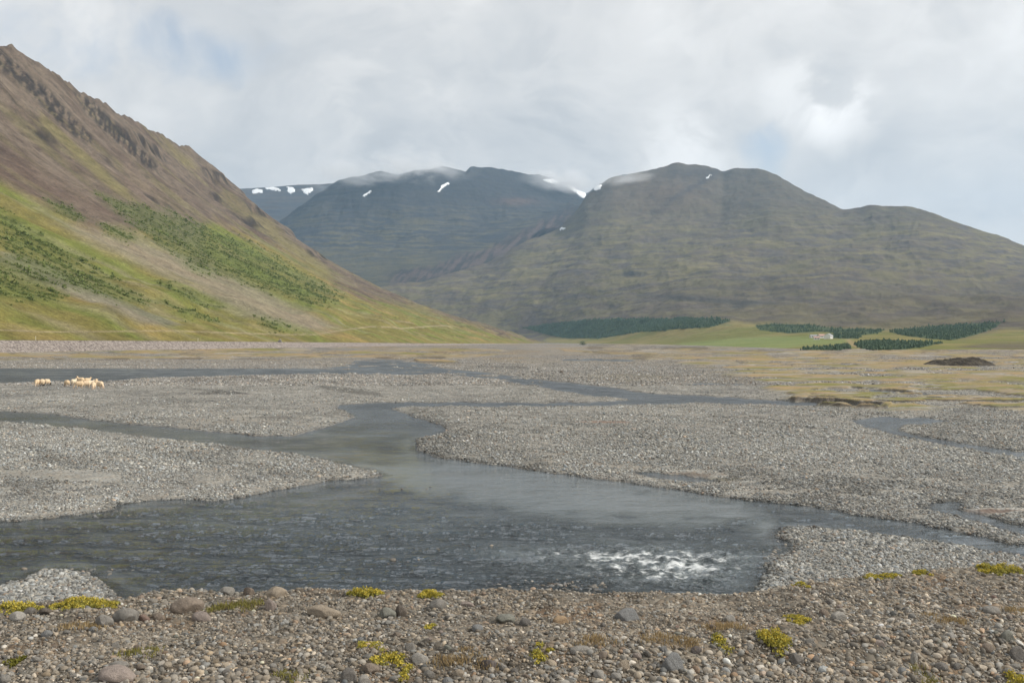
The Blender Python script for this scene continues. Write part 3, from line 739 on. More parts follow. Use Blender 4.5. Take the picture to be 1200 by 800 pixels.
rip = np.clip(rip * np.clip(.72 + 1.3 * fbm(PP / 110, QQ / 8, 4, 477), .2, 1.25) * (1 - .72 * calm) * lerp(.35, 1, slack) + .05, .10, 1.2)
foam = (.74 * blob(765, 664, 150, 27) + .35 * blob(640, 648, 110, 8) + .25 * blob(480, 610, 200, 20) + .30 * blob(800, 668, 50, 14) + .25 * blob(735, 652, 60, 6) + .25 * blob(860, 652, 40, 6) + .5 * blob(415, 526, 40, 7) + .35 * blob(440, 512, 40, 8) + .35 * blob(90, 495, 60, 4) + .6 * blob(1195, 640, 22, 5)
        + .35 * blob(245, 512, 30, 3) + .22 * blob(250, 612, 90, 14) + .3 * blob(1120, 628, 50, 6) + .18 * smooth(455, 436, QQ))
rel = (foam * (.13 * fbm(GX / .75, GY / .7, 4, 481) + .06 * (1 - 2 * np.abs(fbm(GX / .5, GY / .5, 3, 482)))) * smooth(560, 640, QQ)
       + rip * .085 * fbm(GX / .55, GY / .38, 4, 483) * smooth(520, 600, QQ) + rip * .02 * fbm(GX / 1.4, GY / 1.0, 3, 484) + .03 * rip * fbm(GX / 2.5, GY / 1.5, 3, 485) * smooth(470, 540, QQ))
shal = smooth(.38, .02, wsd / (1 + .01 * GY) + .12 * n_sm) * .75
shal = np.maximum(shal * smooth(450, 540, QQ), np.clip(rif, 0, 1) * .6)
wrough = np.clip(lerp(.40, .035, smooth(440, 560, QQ)) + .03 * calm + (.22 * fbm(PP / 26, QQ / 1.5, 4, 475) + .10 * fbm(PP / 60, QQ / 4, 3, 476)) * smooth(600, 500, QQ), .04, .5)
tag(grid_mesh('river', np.stack([GX, GY, rel - .002], -1), {'rip': rip, 'foam': np.clip(foam * (.85 + .9 * fbm(PP / 15, QQ / 4.5, 3, 478)), 0, 1), 'shallow': shal, 'rough': wrough, 'sky_sheen': np.clip(.72 * calm + .30 * (1 - slack) * smooth(470, 540, QQ), 0, 1) * smooth(-.5, .15, fbm(PP / 60, QQ / 7, 4, 479) + .35 * calm)}, M_water, kq), kind='structure')  # sky reflection on calm and slack water, painted as a colour mask

# ================================================================== ROAD
M_road = simple_mat('pale_road_surface', (0.27, 0.25, 0.23), 0.9, .12, 0.5)
M_rip, t, b, _ = new_mat('riprap')
pos = t.node('ShaderNodeNewGeometry').outputs['Position']
vv = t.voro(pos, 1.3); sc = t.node('ShaderNodeSeparateColor'); t.put(sc.inputs[0], vv.outputs['Color'])
t.put(b.inputs['Base Color'], t.mix(sc.outputs[0], (0.12, 0.10, 0.09), (0.36, 0.315, 0.28)))
b.inputs['Roughness'].default_value = .95; b.inputs['Specular IOR Level'].default_value = .1
t.put(b.inputs['Normal'], t.bump(t.math('SUBTRACT', 1.0, vv.outputs['Distance']), 1.0, .5))
yr = np.concatenate([np.linspace(100, 1200, 700), np.geomspace(1203, 3300, 300)])
rz = tab(ROADZ, yr); rx = foot_x(yr) + 10
fade = smooth(3300, 2600, yr)
off = np.array([-9.5, -4.2, -4.0, 4.0, 4.2])
R = np.stack([rx[:, None] + off, yr[:, None] + 0 * off, rz[:, None] + np.array([-.55, -.06, .0, .0, -.06])], -1)
tag(grid_mesh('road', R[:, 1:4] + np.array((0, 0, .02)), None, M_road), kind='structure')
w = np.linspace(0, 1, 14)
ex = rx[:, None] + 4.15 + (rz[:, None] + .6) * 1.6 * w + .0 * w
ez = rz[:, None] - .05 - (rz[:, None] + .6) * w + .0 * w
E = np.stack([ex, yr[:, None] + 0 * w, ez], -1)
SH = R[:, :2] + np.array((0, 0, -.03))
tag(grid_mesh('road_embankment', E, None, M_rip), kind='structure')
tag(grid_mesh('road_verge', SH, None, simple_mat('verge_gravel', (0.20, 0.18, 0.12), .95, .3, .3)), kind='structure')

# ================================================================== STONES
def ico(sub):
    import bmesh
    bm = bmesh.new(); bmesh.ops.create_icosphere(bm, subdivisions=sub, radius=1.0)
    V = np.array([v.co[:] for v in bm.verts]); Fc = np.array([[v.index for v in f.verts] for f in bm.faces]); bm.free()
    return V, Fc
def stone_shape(sub, seed, angular):
    r = np.random.default_rng(seed)
    V, Fc = ico(sub)
    d = V / np.linalg.norm(V, axis=1, keepdims=True)
    W = V * (1 + .16 * fbm(d[:, 0] * 1.1 + d[:, 2] * .7 + seed, d[:, 1] * 1.1 - d[:, 2] * .6, 3, seed))[:, None]
    for k in range(int(3 + 9 * angular)):
        n = r.normal(size=3); n[2] *= .8; n /= np.linalg.norm(n)
        lim = r.uniform(.62, .95) if angular > .3 else r.uniform(.78, .98)
        dd = W @ n; ov = np.maximum(dd - lim, 0)
        W = W - n * (ov * (.9 if angular > .3 else .75))[:, None]
    W = W * np.array((1.0, r.uniform(.66, .95), r.uniform(.5, .78)))
    W = W * (1 + .03 * fbm(d[:, 0] * 4 + seed, d[:, 1] * 4 + d[:, 2] * 3, 3, seed + 9))[:, None]
    W /= np.abs(W[:, 0]).max()
    return W, Fc
PROTO = []
for k in range(10):
    V, Fc = stone_shape(4, 900 + k, .45 + .55 * (k % 5) / 4.0)
    me = np_mesh('stone_form', V, Fc, None, M_stone, True, False)
    PROTO.append((me.data, V))
SMALL = []
for k in range(8):
    V, Fc = stone_shape(2, 950 + k, .25 + .75 * (k % 4) / 3.0)
    SMALL.append(np_mesh('pebble_form', V, Fc, None, M_pebble, k % 2 == 0, False))

PAL = {'grey': (0.235, 0.225, 0.205), 'pale grey': (0.36, 0.345, 0.315), 'dark grey': (0.115, 0.11, 0.105), 'blue-grey': (0.20, 0.215, 0.225), 'brown': (0.19, 0.145, 0.11), 'tan': (0.34, 0.275, 0.20),
       'reddish': (0.22, 0.13, 0.10), 'greenish grey': (0.215, 0.225, 0.19), 'pinkish': (0.31, 0.25, 0.22), 'dark purple': (0.085, 0.07, 0.075), 'dark brown': (0.10, 0.078, 0.062), 'orange-tan': (0.36, 0.235, 0.12)}
def add_stone(px, py, w, h, colour, label, form=None, tilt=0.0, group='stones of the near bank', upright=False, yaw=None):
    p = place(px, py)                 # py is the foot of the stone in the photo
    s = w / F * p.y / 2
    form = random.randrange(10) if form is None else form
    me, V = PROTO[form]
    o = bpy.data.objects.new('stone', me); COL.objects.link(o)
    a = random.uniform(-.35, .35) if yaw is None else yaw
    hh = h / F * p.y
    zs = hh * 1.25 / (V[:, 2].max() - V[:, 2].min())
    o.scale = (s, s * random.uniform(.85, 1.0), zs)
    o.rotation_euler = (random.uniform(-.12, .12), tilt, a)
    o.location = (p.x, p.y + s * .6, p.z + hh * 1.25 * .5 - hh * .42)
    cc = (np.array(PAL[colour]) * .62 + np.array((0.215, 0.19, 0.16)) * .38) * random.uniform(.88, 1.08)
    o.color = (*cc, 1)
    tag(o, label, 'stone', group)
    return o

BIG = [  # px, foot py, width, height (photo px), colour, label
 (216, 719, 40, 20, 'brown', 'brown domed boulder with a smaller pinkish stone leaning on its front'),
 (234, 728, 25, 12, 'pinkish', 'pinkish oblong stone lying against the brown domed boulder'),
 (376, 724, 42, 15, 'tan', 'broad flat pale tan slab lying alone near the bank edge'),
 (322, 701, 28, 14, 'tan', 'tan rounded boulder on the brink above the dark water'),
 (513, 714, 22, 13, 'grey', 'humped grey stone with pale top below the second yellow plant cushion'),
 (469, 722, 14, 15, 'dark brown', 'small upright dark brown stone beside a greenish block'),
 (453, 725, 22, 14, 'greenish grey', 'greenish grey block touching the upright dark brown stone'),
 (132, 799, 46, 18, 'pinkish', 'large flat pinkish brown slab overhanging at the lower frame edge'),
 (136, 784, 24, 9, 'grey', 'low grey stone tucked behind the flat pinkish brown slab'),
 (119, 735, 22, 16, 'grey', 'grey boulder next to the larger slanting grey boulder'),
 (144, 729, 30, 18, 'grey', 'slanting grey boulder in front of the long yellow plant mat'),
 (167, 728, 15, 9, 'reddish', 'small reddish stone just beside the slanting grey boulder'),
 (184, 726, 14, 9, 'brown', 'small brown stone between a reddish stone and the brown domed boulder'),
 (108, 741, 11, 8, 'blue-grey', 'small pale bluish stone below the paired grey boulders'),
 (17, 727, 20, 11, 'pale grey', 'pale stone below the yellow plant mat at the frame edge'),
 (33, 720, 15, 9, 'dark grey', 'dark low stone under the yellow plant mat near its end'),
 (51, 720, 17, 8, 'dark brown', 'dark brown flat stone at the gap between two yellow mats'),
 (290, 698, 14, 12, 'brown', 'angular brown stone on the brink beside the tan rounded boulder'),
 (265, 697, 18, 10, 'grey', 'grey stone on the brink above the olive grass patch'),
 (316, 716, 15, 17, 'pinkish', 'steep pinkish stone between olive grass and the pale slab'),
 (491, 779, 22, 16, 'pale grey', 'rounded pale grey stone beside the largest low yellow cushion'),
 (481, 763, 15, 11, 'grey', 'smooth grey round stone behind the rounded pale grey stone'),
 (433, 789, 22, 12, 'brown', 'brown stone with a dark undercut below the low yellow cushion'),
 (425, 804, 17, 15, 'pale grey', 'pale pointed stone cut by the lower frame edge beside a dark one'),
 (407, 801, 22, 20, 'dark grey', 'dark mossy boulder cut by the lower frame edge'),
 (572, 786, 20, 15, 'dark purple', 'dark purple stone at the edge of the brown dry grass'),
 (502, 794, 15, 9, 'grey', 'flat grey stone under the rounded pale grey stone'),
 (537, 794, 15, 11, 'tan', 'egg shaped tan stone near the lower frame edge'),
 (524, 802, 14, 9, 'blue-grey', 'bluish slab leaning beside the egg shaped tan stone'),
 (592, 730, 22, 11, 'greenish grey', 'flat greenish grey stone out on the open middle of the bank'),
 (560, 739, 15, 8, 'blue-grey', 'pale bluish flat stone near the greenish grey one'),
 (546, 711, 20, 6, 'pinkish', 'long thin pinkish stone lying aslant near the bank edge'),
 (656, 732, 22, 11, 'orange-tan', 'orange tan angular stone, the most orange of the bank'),
 (616, 733, 15, 9, 'dark grey', 'dark stone with a white chip beside it, beyond the orange tan one'),
 (737, 727, 32, 15, 'blue-grey', 'wide blue-grey boulder half sunk in fine gravel'),
 (790, 787, 30, 24, 'blue-grey', 'big wedge shaped blue-grey boulder below the orange dry grass'),
 (680, 768, 30, 11, 'grey', 'long slanting grey stone with a dark hollow at its upper end'),
 (702, 797, 13, 14, 'pale grey', 'pale upright stone leaning near the lower frame edge'),
 (817, 766, 16, 10, 'dark purple', 'almost black stone between the orange grass and a lime tuft'),
 (857, 728, 16, 8, 'pale grey', 'pale flat stone above the small lime tuft'),
 (878, 762, 14, 10, 'pale grey', 'pale squarish stone between the small lime tuft and the bright bush'),
 (878, 777, 10, 9, 'tan', 'small tan stone below the pale squarish stone'),
 (934, 779, 19, 15, 'dark grey', 'dark grey oval stone below the bright yellow bush'),
 (927, 790, 13, 8, 'pale grey', 'pale flat stone under the dark grey oval stone'),
 (921, 768, 9, 8, 'pale grey', 'small pale stone just above the dark grey oval stone'),
 (860, 791, 12, 8, 'dark brown', 'dark brown hollowed stone low on the stony slope'),
 (984, 727, 22, 11, 'pale grey', 'whitish humped stone on the open gravel beyond the bright bush'),
 (966, 722, 11, 10, 'brown', 'small brown stone beside the whitish humped stone'),
 (951, 757, 15, 10, 'grey', 'grey slanted stone past the bright yellow bush'),
 (969, 766, 12, 7, 'tan', 'flat tan stone below the grey slanted stone'),
 (1072, 779, 11, 19, 'pale grey', 'pale pointed stone standing on end, whiter on one side'),
 (1031, 758, 16, 9, 'pinkish', 'pale pinkish oval stone with a narrow one resting behind it'),
 (1039, 751, 11, 6, 'pale grey', 'narrow pale stone resting behind the pinkish oval stone'),
 (1020, 721, 11, 8, 'grey', 'lone grey knob on the gravel nearer the water'),
 (1182, 753, 18, 16, 'greenish grey', 'broad greenish boulder near the frame edge, above a darker one'),
 (1195, 775, 22, 20, 'dark grey', 'big dark boulder cut by the side frame edge'),
 (1159, 764, 16, 11, 'brown', 'brown slanted stone beside the broad greenish boulder'),
 (1105, 785, 17, 9, 'dark grey', 'dark flat oval stone on the stony slope below pale pebbles'),
 (1123, 785, 14, 9, 'dark grey', 'dark stone touching the flat oval one'),
 (1135, 790, 14, 8, 'grey', 'grey oval stone below the two dark ones'),
 (1184, 793, 14, 11, 'grey', 'grey block above the lime plant at the corner'),
 (1099, 753, 13, 6, 'greenish grey', 'flat greenish stone in the middle of the stony slope'),
 (1116, 749, 15, 8, 'pale grey', 'pale stone above the flat greenish one'),
 (1165, 719, 22, 9, 'grey', 'low grey stone beside the dry orange moss'),
 (551, 643, 9, 6, 'reddish', 'reddish brown stone sticking out of the river'),
 (564, 637, 7, 4, 'pale grey', 'small pale stone in the river behind the reddish one'),
 (164, 689, 8, 5, 'pale grey', 'white stone at the water margin below the dark riffles'),
 (658, 436.8, 4.6, 3.4, 'dark brown', 'lone dark boulder out on the far gravel flat'),
]
STN = []
for (px, py, w_, h_, cn, lb) in BIG:
    o = add_stone(px, py, w_, h_, cn, lb, group=None)
    STN.append((px, py, w_))
# the further largest stones of the bank, one object each
ZN = [('the grassy bank edge', lambda x, y: y < 722 and x < 560), ('the fine gravel in the middle', lambda x, y: y < 745), ('the dry grass patches', lambda x, y: x < 600), ('the tumbled stony slope', lambda x, y: True)]
tries = 0; made = 0
while made < 230 and tries < 20000:
    tries += 1
    px = random.uniform(-10, 1210); py = 700 + 100 * random.random() ** .75
    if px > 900: py = random.uniform(690 - (px - 900) * .05, 802)
    if px < 560 and random.random() < .35: continue
    w_ = min(15, max(6.5, random.lognormvariate(2.02, .28)) * lerp(.75, 1.15, (py - 690) / 110))
    if px < 700 and py < 770 and random.random() < .4: continue
    if any(abs(px - a) < (w_ + c_) * .5 and abs(py - b_) < (w_ + c_) * .38 for a, b_, c_ in STN): continue
    cn = random.choices(['grey', 'pale grey', 'dark grey', 'blue-grey', 'brown', 'tan', 'reddish', 'greenish grey', 'pinkish'], [26, 14, 15, 8, 14, 9, 4, 8, 6])[0]
    zn = next(z for z, fnc in ZN if fnc(px, py))
    add_stone(px, py, w_, w_ * random.uniform(.45, .75), cn, f'fist-sized {cn} stone among many alike on {zn}', group=f'{cn} stones on {zn}')
    STN.append((px, py, w_)); made += 1

# loose gravel: instanced pebbles, one object per deposit
def scatter(name, X, Y, Z, size, cols, seed):
    n = len(X); r = np.random.default_rng(seed)
    me = bpy.data.meshes.new(name)
    me.vertices.add(n); me.vertices.foreach_set('co', np.stack([X, Y, Z], -1).astype(np.float32).ravel())
    def fv(nm, a):
        at = me.attributes.new(nm, 'FLOAT_VECTOR', 'POINT'); at.data.foreach_set('vector', a.astype(np.float32).ravel())
    fv('rot', np.stack([r.normal(0, .28, n), r.normal(0, .28, n), r.uniform(0, 6.283, n)], -1))
    fv('scl', np.stack([size * r.uniform(.85, 1.25, n), size * r.uniform(.8, 1.1, n), size * r.uniform(.75, 1.2, n)], -1))
    at = me.attributes.new('idx', 'INT', 'POINT'); at.data.foreach_set('value', r.integers(0, len(SMALL), n).astype(np.int32))
    at = me.attributes.new('scol', 'FLOAT_COLOR', 'POINT'); at.data.foreach_set('color', np.concatenate([cols, np.ones((n, 1))], 1).astype(np.float32).ravel())
    o = bpy.data.objects.new(name, me); COL.objects.link(o)
    g = bpy.data.node_groups.new(name, 'GeometryNodeTree')
    g.interface.new_socket('Geometry', in_out='INPUT', socket_type='NodeSocketGeometry'); g.interface.new_socket('Geometry', in_out='OUTPUT', socket_type='NodeSocketGeometry')
    N = g.nodes; L = g.links
    gi = N.new('NodeGroupInput'); go = N.new('NodeGroupOutput'); ip = N.new('GeometryNodeInstanceOnPoints')
    jn = N.new('GeometryNodeJoinGeometry')
    for so in SMALL:
        oi = N.new('GeometryNodeObjectInfo'); oi.inputs['Object'].default_value = so; oi.inputs['As Instance'].default_value = True
        L.new(oi.outputs['Geometry'], jn.inputs[0])
    def na(nm, dt):
        a = N.new('GeometryNodeInputNamedAttribute'); a.data_type = dt; a.inputs['Name'].default_value = nm; return a.outputs[0]
    L.new(gi.outputs[0], ip.inputs['Points']); L.new(jn.outputs[0], ip.inputs['Instance'])
    ip.inputs['Pick Instance'].default_value = True
    L.new(na('idx', 'INT'), ip.inputs['Instance Index'])
    er = N.new('FunctionNodeEulerToRotation'); L.new(na('rot', 'FLOAT_VECTOR'), er.inputs[0]); L.new(er.outputs[0], ip.inputs['Rotation'])
    L.new(na('scl', 'FLOAT_VECTOR'), ip.inputs['Scale'])
    L.new(ip.outputs[0], go.inputs[0])
    md = o.modifiers.new('pebbles', 'NODES'); md.node_group = g
    return o
def pebble_cols(n, base, var, warm, r):
    v = np.exp(r.normal(0, var, n))[:, None]
    tint = 1 + r.normal(0, warm, n)[:, None] * np.array((1, .1, -1.1))
    c = np.array(base) * v * tint
    red = r.random(n) < .05
    c[red] *= np.array((1.02, .84, .72))
    return np.clip(c, .03, .6)
def gravel(name, n, ymin, ymax, pxr, test, smed, svar, base, var, warm, seed, label, power=2.0, sink=.25, fsize=None):
    r = np.random.default_rng(seed)
    u = r.random(n)
    q0, q1 = HZ + F * CZ / ymax, HZ + F * CZ / ymin
    qq = q0 + (q1 - q0) * u ** (1 / power)
    Y = F * CZ / (qq - HZ); px = r.uniform(*pxr, n); X = (px - 600) / F * Y
    h, ws, gbk, tf, sl = ground_h(X, Y)
    k = test(px, qq, h, ws, gbk, tf, sl, r.random(n))
    X, Y, h, gbk, ws = X[k], Y[k], h[k], gbk[k], ws[k]
    size = smed * np.exp(svar * np.clip(r.normal(0, 1, len(X)), -2.5, 2.3))
    if fsize is not None: size = size * fsize(600 + F * X / Y, Y)
    pn = fbm(X / 7, Y / 11, 4, seed); pn2 = fbm(X / 2.2, Y / 3.0, 3, seed + 5)
    size = size * np.clip(1 + .55 * pn + .25 * pn2, .5, 1.7)
    cols = pebble_cols(len(X), base, var, warm, r) * (1 + .28 * fbm(X / 12, Y / 22, 4, 499) + .12 * pn2)[:, None] * (1 - .30 * np.exp(-(fbm(X / 16 + .03 * Y, Y / 34, 4, 497) / .05) ** 2) * (Y > 22))[:, None]
    cols[r.random(len(X)) < .06] *= .55
    cols = np.clip(cols, .02, .6)
    wetk = (ws > -.25)
    cols[wetk] *= .72
    o = scatter(name, X, Y, h + size * sink, size, cols, seed + 1)
    tag(o, label, 'gravel', kind='stuff')
    return len(X)
nb_ = gravel('bank_gravel', 330000, 9.0, 20.5, (-260, 1460), lambda px, qq, h, ws, g_, tf, sl, u: (g_ > .25) & (u < .96 - .62 * smooth(.0, .3, fbm((px - 600) / 60, qq / 22, 4, 447))), .0150, .60, (0.228, 0.202, 0.166), .36, .06, 501,
       'brown and grey gravel covering the near river bank', 1.0, .15,
       lambda px, Y: .85 + .45 * smooth(-.3, 1.6, tabs([(-500, 12.2), (300, 12.5), (700, 13.6), (1200, 15.4), (1700, 16)], px) - Y))
nc_ = gravel('river_gravel', 600000, 17.0, 64.0, (-220, 1420), lambda px, qq, h, ws, g_, tf, sl, u: (g_ < .6) & (h > -.05) & ((ws < .25) | (h > -.14)) & (u > sl * 1.0) & (np.random.default_rng(3).random(len(u)) < smooth(HZ + F * CZ / 64, HZ + F * CZ / 42, qq) ** .5), .024, .48, (0.270, 0.266, 0.246), .30, .04, 511,
       'grey river cobbles heaped on the gravel bars', 1.15)
nd_ = gravel('cobble_bars', 300000, 40.0, 170.0, (-220, 1420), lambda px, qq, h, ws, g_, tf, sl, u: (h > .02) & (ws < 0) & (tf < .3) & (u > sl * .8) & (np.random.default_rng(4).random(len(u)) < smooth(HZ + F * CZ / 40, HZ + F * CZ / 60, qq) ** .5), .034, .46, (0.270, 0.266, 0.244), .32, .04, 521,
       'pale grey cobbles of the bars farther across the river', 1.1)
ne_ = gravel('far_gravel', 200000, 125.0, 420.0, (-220, 1420), lambda px, qq, h, ws, g_, tf, sl, u: (h > .02) & (ws < -.5) & (tf < .25), .065, .45, (0.28, 0.265, 0.24), .35, .04, 531,
       'pale stones strewn over the distant flats', 1.0)
rr_ = np.random.default_rng(541)
sx = []; sy = []
for (x_, y_, a_, b_, n_) in ((665, 688, 48, 9, 230), (600, 690, 70, 6, 90), (700, 676, 26, 8, 50), (905, 652, 16, 16, 160), (930, 630, 30, 8, 120), (565, 642, 40, 7, 22), (470, 657, 60, 9, 16), (95, 668, 40, 4, 60), (130, 600, 60, 4, 30), (480, 572, 60, 6, 18)):
    sx.append(rr_.normal(x_, a_ * .6, n_)); sy.append(rr_.normal(y_, b_ * .6, n_))
sx = np.concatenate(sx); sy = np.concatenate(sy)
rY = F * CZ / (sy - HZ); rX = (sx - 600) / F * rY
gh_, gw_, gbk_, _, _ = ground_h(rX, rY)
kk = (gbk_ < .2) & (gw_ > -.3); rX, rY, gh_ = rX[kk], rY[kk], gh_[kk]
rsz = .042 * np.exp(np.clip(rr_.normal(0, .4, len(rX)), -1, .75))
o = scatter('riffle_stones', rX, rY, np.maximum(gh_, -.03) + rsz * .1, rsz, pebble_cols(len(rX), (0.15, 0.14, 0.125), .4, .06, rr_), 542)
tag(o, 'wet stones breaking the shallow water beside the rapids', 'stones', kind='stuff')
print('pebbles', nb_, nc_, nd_, ne_)

# ================================================================== VEGETATION
def quads(C, N, U, su, sv):
    """leaf quads: centres C, axis U and side N x U"""
    Wd = np.cross(N, U); Wd /= np.linalg.norm(Wd, axis=1, keepdims=True) + 1e-9
    a = C - U * su[:, None] * .5; e = C + U * su[:, None] * .5; m = C
    V = np.stack([a, m + Wd * sv[:, None] * .5, e, m - Wd * sv[:, None] * .5], 1).reshape(-1, 3)
    Fq = np.arange(len(C) * 4).reshape(-1, 4)
    return V, Fq
def rdir(r, n):
    d = r.normal(size=(n, 3)); return d / np.linalg.norm(d, axis=1, keepdims=True)
def bunch(P0, rad, hgt, n_leaf, leaf, r, up=.5):
    """leaf clumps: many small faces filling a low dome at each point of P0"""
    m = len(P0)
    d = rdir(r, m * n_leaf); d[:, 2] = np.abs(d[:, 2])
    rr = r.random(m * n_leaf) ** .35
    idx = np.repeat(np.arange(m), n_leaf)
    C = P0[idx] + d * np.stack([rad[idx] * rr, rad[idx] * rr, hgt[idx] * rr], -1)
    N = rdir(r, len(C)) + d * .8; N /= np.linalg.norm(N, axis=1, keepdims=True)
    U = np.cross(N, rdir(r, len(C))); U += np.array((0, 0, up)); U /= np.linalg.norm(U, axis=1, keepdims=True)
    s = leaf[idx] * r.uniform(.7, 1.4, len(C))
    return quads(C, N, U, s, s * .7)
# birch scrub on the slope, one mass
r = np.random.default_rng(601)
areaw = np.linalg.norm(np.cross(np.gradient(LP, axis=0), np.gradient(LP, axis=1)), axis=-1)
vis = (LBUSH > .08) & (LPX > -250) & (LPX < 470) & (LPY > 190)
wgt = np.where(vis, areaw * LBUSH ** 1.3 / np.maximum(LP[..., 1], 200) ** 1.2, 0).ravel()
n_s = 36000
pick = r.choice(wgt.size, n_s, p=wgt / wgt.sum())
keepn = fbm(LPX.ravel()[pick] / 9, LPY.ravel()[pick] / 4, 3, 611) > -.22
pick = pick[keepn]
P0 = LP.reshape(-1, 3)[pick] + np.stack([r.uniform(-2, 2, len(pick)), r.uniform(-3, 3, len(pick)), np.zeros(len(pick))], -1)
sz = np.exp(r.normal(-.12, .45, len(pick))) * (P0[:, 1] / 900) ** .3
V, Fq = bunch(P0 - np.array((0, 0, .3)), sz, sz * 1.1, 13, sz * .75, r)
tag(np_mesh('birch_scrub', V, Fq, None, M_birch, False), 'green birch scrub in bands across the lower mountain slope', 'scrub', kind='stuff')

# planted conifer woods across the valley, one mass per wood
def conifers(poly, n, hmean, seed, label, dens=.0):
    r = np.random.default_rng(seed)
    sd = poly_sd(poly, CPX, CPY)
    aw = np.linalg.norm(np.cross(np.gradient(CP, axis=0), np.gradient(CP, axis=1)), axis=-1)
    gap = fbm(CPX / 12, CPY / 2.5, 3, seed) > -.33 + dens
    wg = np.where((sd + 1.6 * fbm(CPX / 5, CPY / 1.5, 3, seed + 1) > 0) & gap & (np.arange(CP.shape[0]) < 460)[:, None], aw, 0).ravel()
    pk = r.choice(wg.size, n, p=wg / wg.sum())
    B = CP.reshape(-1, 3)[pk]
    sp = B[:, 1] / F * 1.2
    B = B + np.stack([r.uniform(-1, 1, n) * sp, r.uniform(-1, 1, n) * sp * 3, np.zeros(n)], -1)
    hgt = hmean * .48 * np.exp(r.normal(0, .2, n))
    Vs = []; Fs = []; base = 0
    tiers = 4; k = 7
    ang = np.arange(k) * 2 * np.pi / k
    for ti in range(tiers):
        z0 = hgt * (.08 + .22 * ti); z1 = z0 + hgt * (.36 if ti < 3 else .26)
        rad = hgt * .46 * (1 - .22 * ti) * r.uniform(.8, 1.2, n)
        jr = r.uniform(.6, 1.25, (n, k)); ph = r.uniform(0, 6, n)[:, None]
        ring = np.stack([B[:, None, 0] + rad[:, None] * jr * np.cos(ang + ph), B[:, None, 1] + rad[:, None] * jr * np.sin(ang + ph), (B[:, 2] + z0)[:, None] + r.normal(0, .05, (n, k)) * hgt[:, None]], -1)
        tip = np.stack([B[:, 0] + r.normal(0, .03, n) * hgt, B[:, 1], B[:, 2] + z1], -1)[:, None]
        vv_ = np.concatenate([ring, tip], 1).reshape(-1, 3)
        ii = base + np.arange(n)[:, None, None] * (k + 1)
        tri = np.stack([np.arange(k), (np.arange(k) + 1) % k, np.full(k, k)], -1)[None] + ii
        Vs.append(vv_); Fs.append(tri.reshape(-1, 3)); base += len(vv_)
    o = np_mesh('conifer_wood', np.concatenate(Vs), np.concatenate(Fs), None, M_conifer, False)
    tag(o, label, 'wood', kind='stuff')
conifers(WOODS[701], 6500, 11, 701, 'largest dark green plantation, stretching low across the valley behind the slope foot', -.2)
conifers(WOODS[702], 1100, 7, 702, 'narrow dark plantation running behind the white farm buildings')
conifers(WOODS[703], 2000, 7.5, 703, 'wedge shaped conifer plantation high above the dark gravel mound')
conifers(WOODS[704], 220, 6.5, 704, 'compact shelter belt right beside the farmhouse')
conifers(WOODS[705], 330, 5.4, 705, 'low strip of conifers at the valley floor below the farm')
conifers(WOODS[706], 800, 5.8, 706, 'conifer block at the fields below the wedge shaped plantation')

# yellow cushions, tufts and grass patches on the bank
def tuft(px, py, w_, h_, mats, label, cat, name, grassy=False, seed=0, dens=1.0):
    r = np.random.default_rng(800 + seed)
    p = place(px, py)
    W2 = w_ / F * p.y / 2; hh = h_ / F * p.y
    root = empty(name, p)
    tag(root, label, cat)
    n_c = max(8, int(W2 * 2 * 52 * dens))
    depth = max(.22, min(.7, W2 * .6))
    cx = r.uniform(-W2, W2, n_c); cy = r.normal(0, depth * .45, n_c) + depth * .3
    k = (cx / W2) ** 2 + (cy / depth / 1.3) ** 2 < r.uniform(.6, 1.15, n_c); cx, cy = cx[k], cy[k]
    gx = cx + p.x; gy = cy + p.y
    gz = ground_h(gx, gy)[0] - p.z
    env = np.clip(1 - (cx / W2) ** 2, .12, 1) ** .5
    P0 = np.stack([cx, cy, gz], -1)
    r0 = r.uniform(.05, .10, len(cx)); h0 = np.clip(hh * (.8 if not grassy else .55) * env * r.uniform(.5, 1.1, len(cx)), .03, .5)
    if grassy:
        nb = 26
        idx = np.repeat(np.arange(len(cx)), nb)
        a = r.uniform(0, 6.283, len(idx)); lean = r.uniform(0, .7, len(idx))
        L_ = h0[idx] * r.uniform(.7, 1.6, len(idx)) + .03
        U = np.stack([np.cos(a) * lean, np.sin(a) * lean, np.ones(len(idx))], -1); U /= np.linalg.norm(U, axis=1, keepdims=True)
        C = P0[idx] + np.stack([r.normal(0, .06, len(idx)), r.normal(0, .06, len(idx)), np.zeros(len(idx))], -1) + U * L_[:, None] * .5
        V, Fq = quads(C, rdir(r, len(C)), U, L_, np.full(len(C), .012))
        np_part('blades', V, Fq, mats[0], root)
    else:
        V, Fq = bunch(P0, r0, h0, 34, np.full(len(cx), .035), r, .8)
        np_part('foliage', V, Fq, mats[0], root)
        k = r.random(len(cx)) < .75
        if k.any() and len(mats) > 1:
            Pf = P0[k] + np.stack([np.zeros(k.sum()), np.zeros(k.sum()), h0[k] * .55], -1)
            V, Fq = bunch(Pf, r0[k] * .9, h0[k] * .55, 20, np.full(k.sum(), .026), r, .1)
            np_part('blossoms', V, Fq, mats[1], root)
    return root
def np_part(name, V, Fq, mat, root):
    o = np_mesh(name, V, Fq, None, mat, False); o.parent = root; return o
YL = [M_leafy, M_flower]
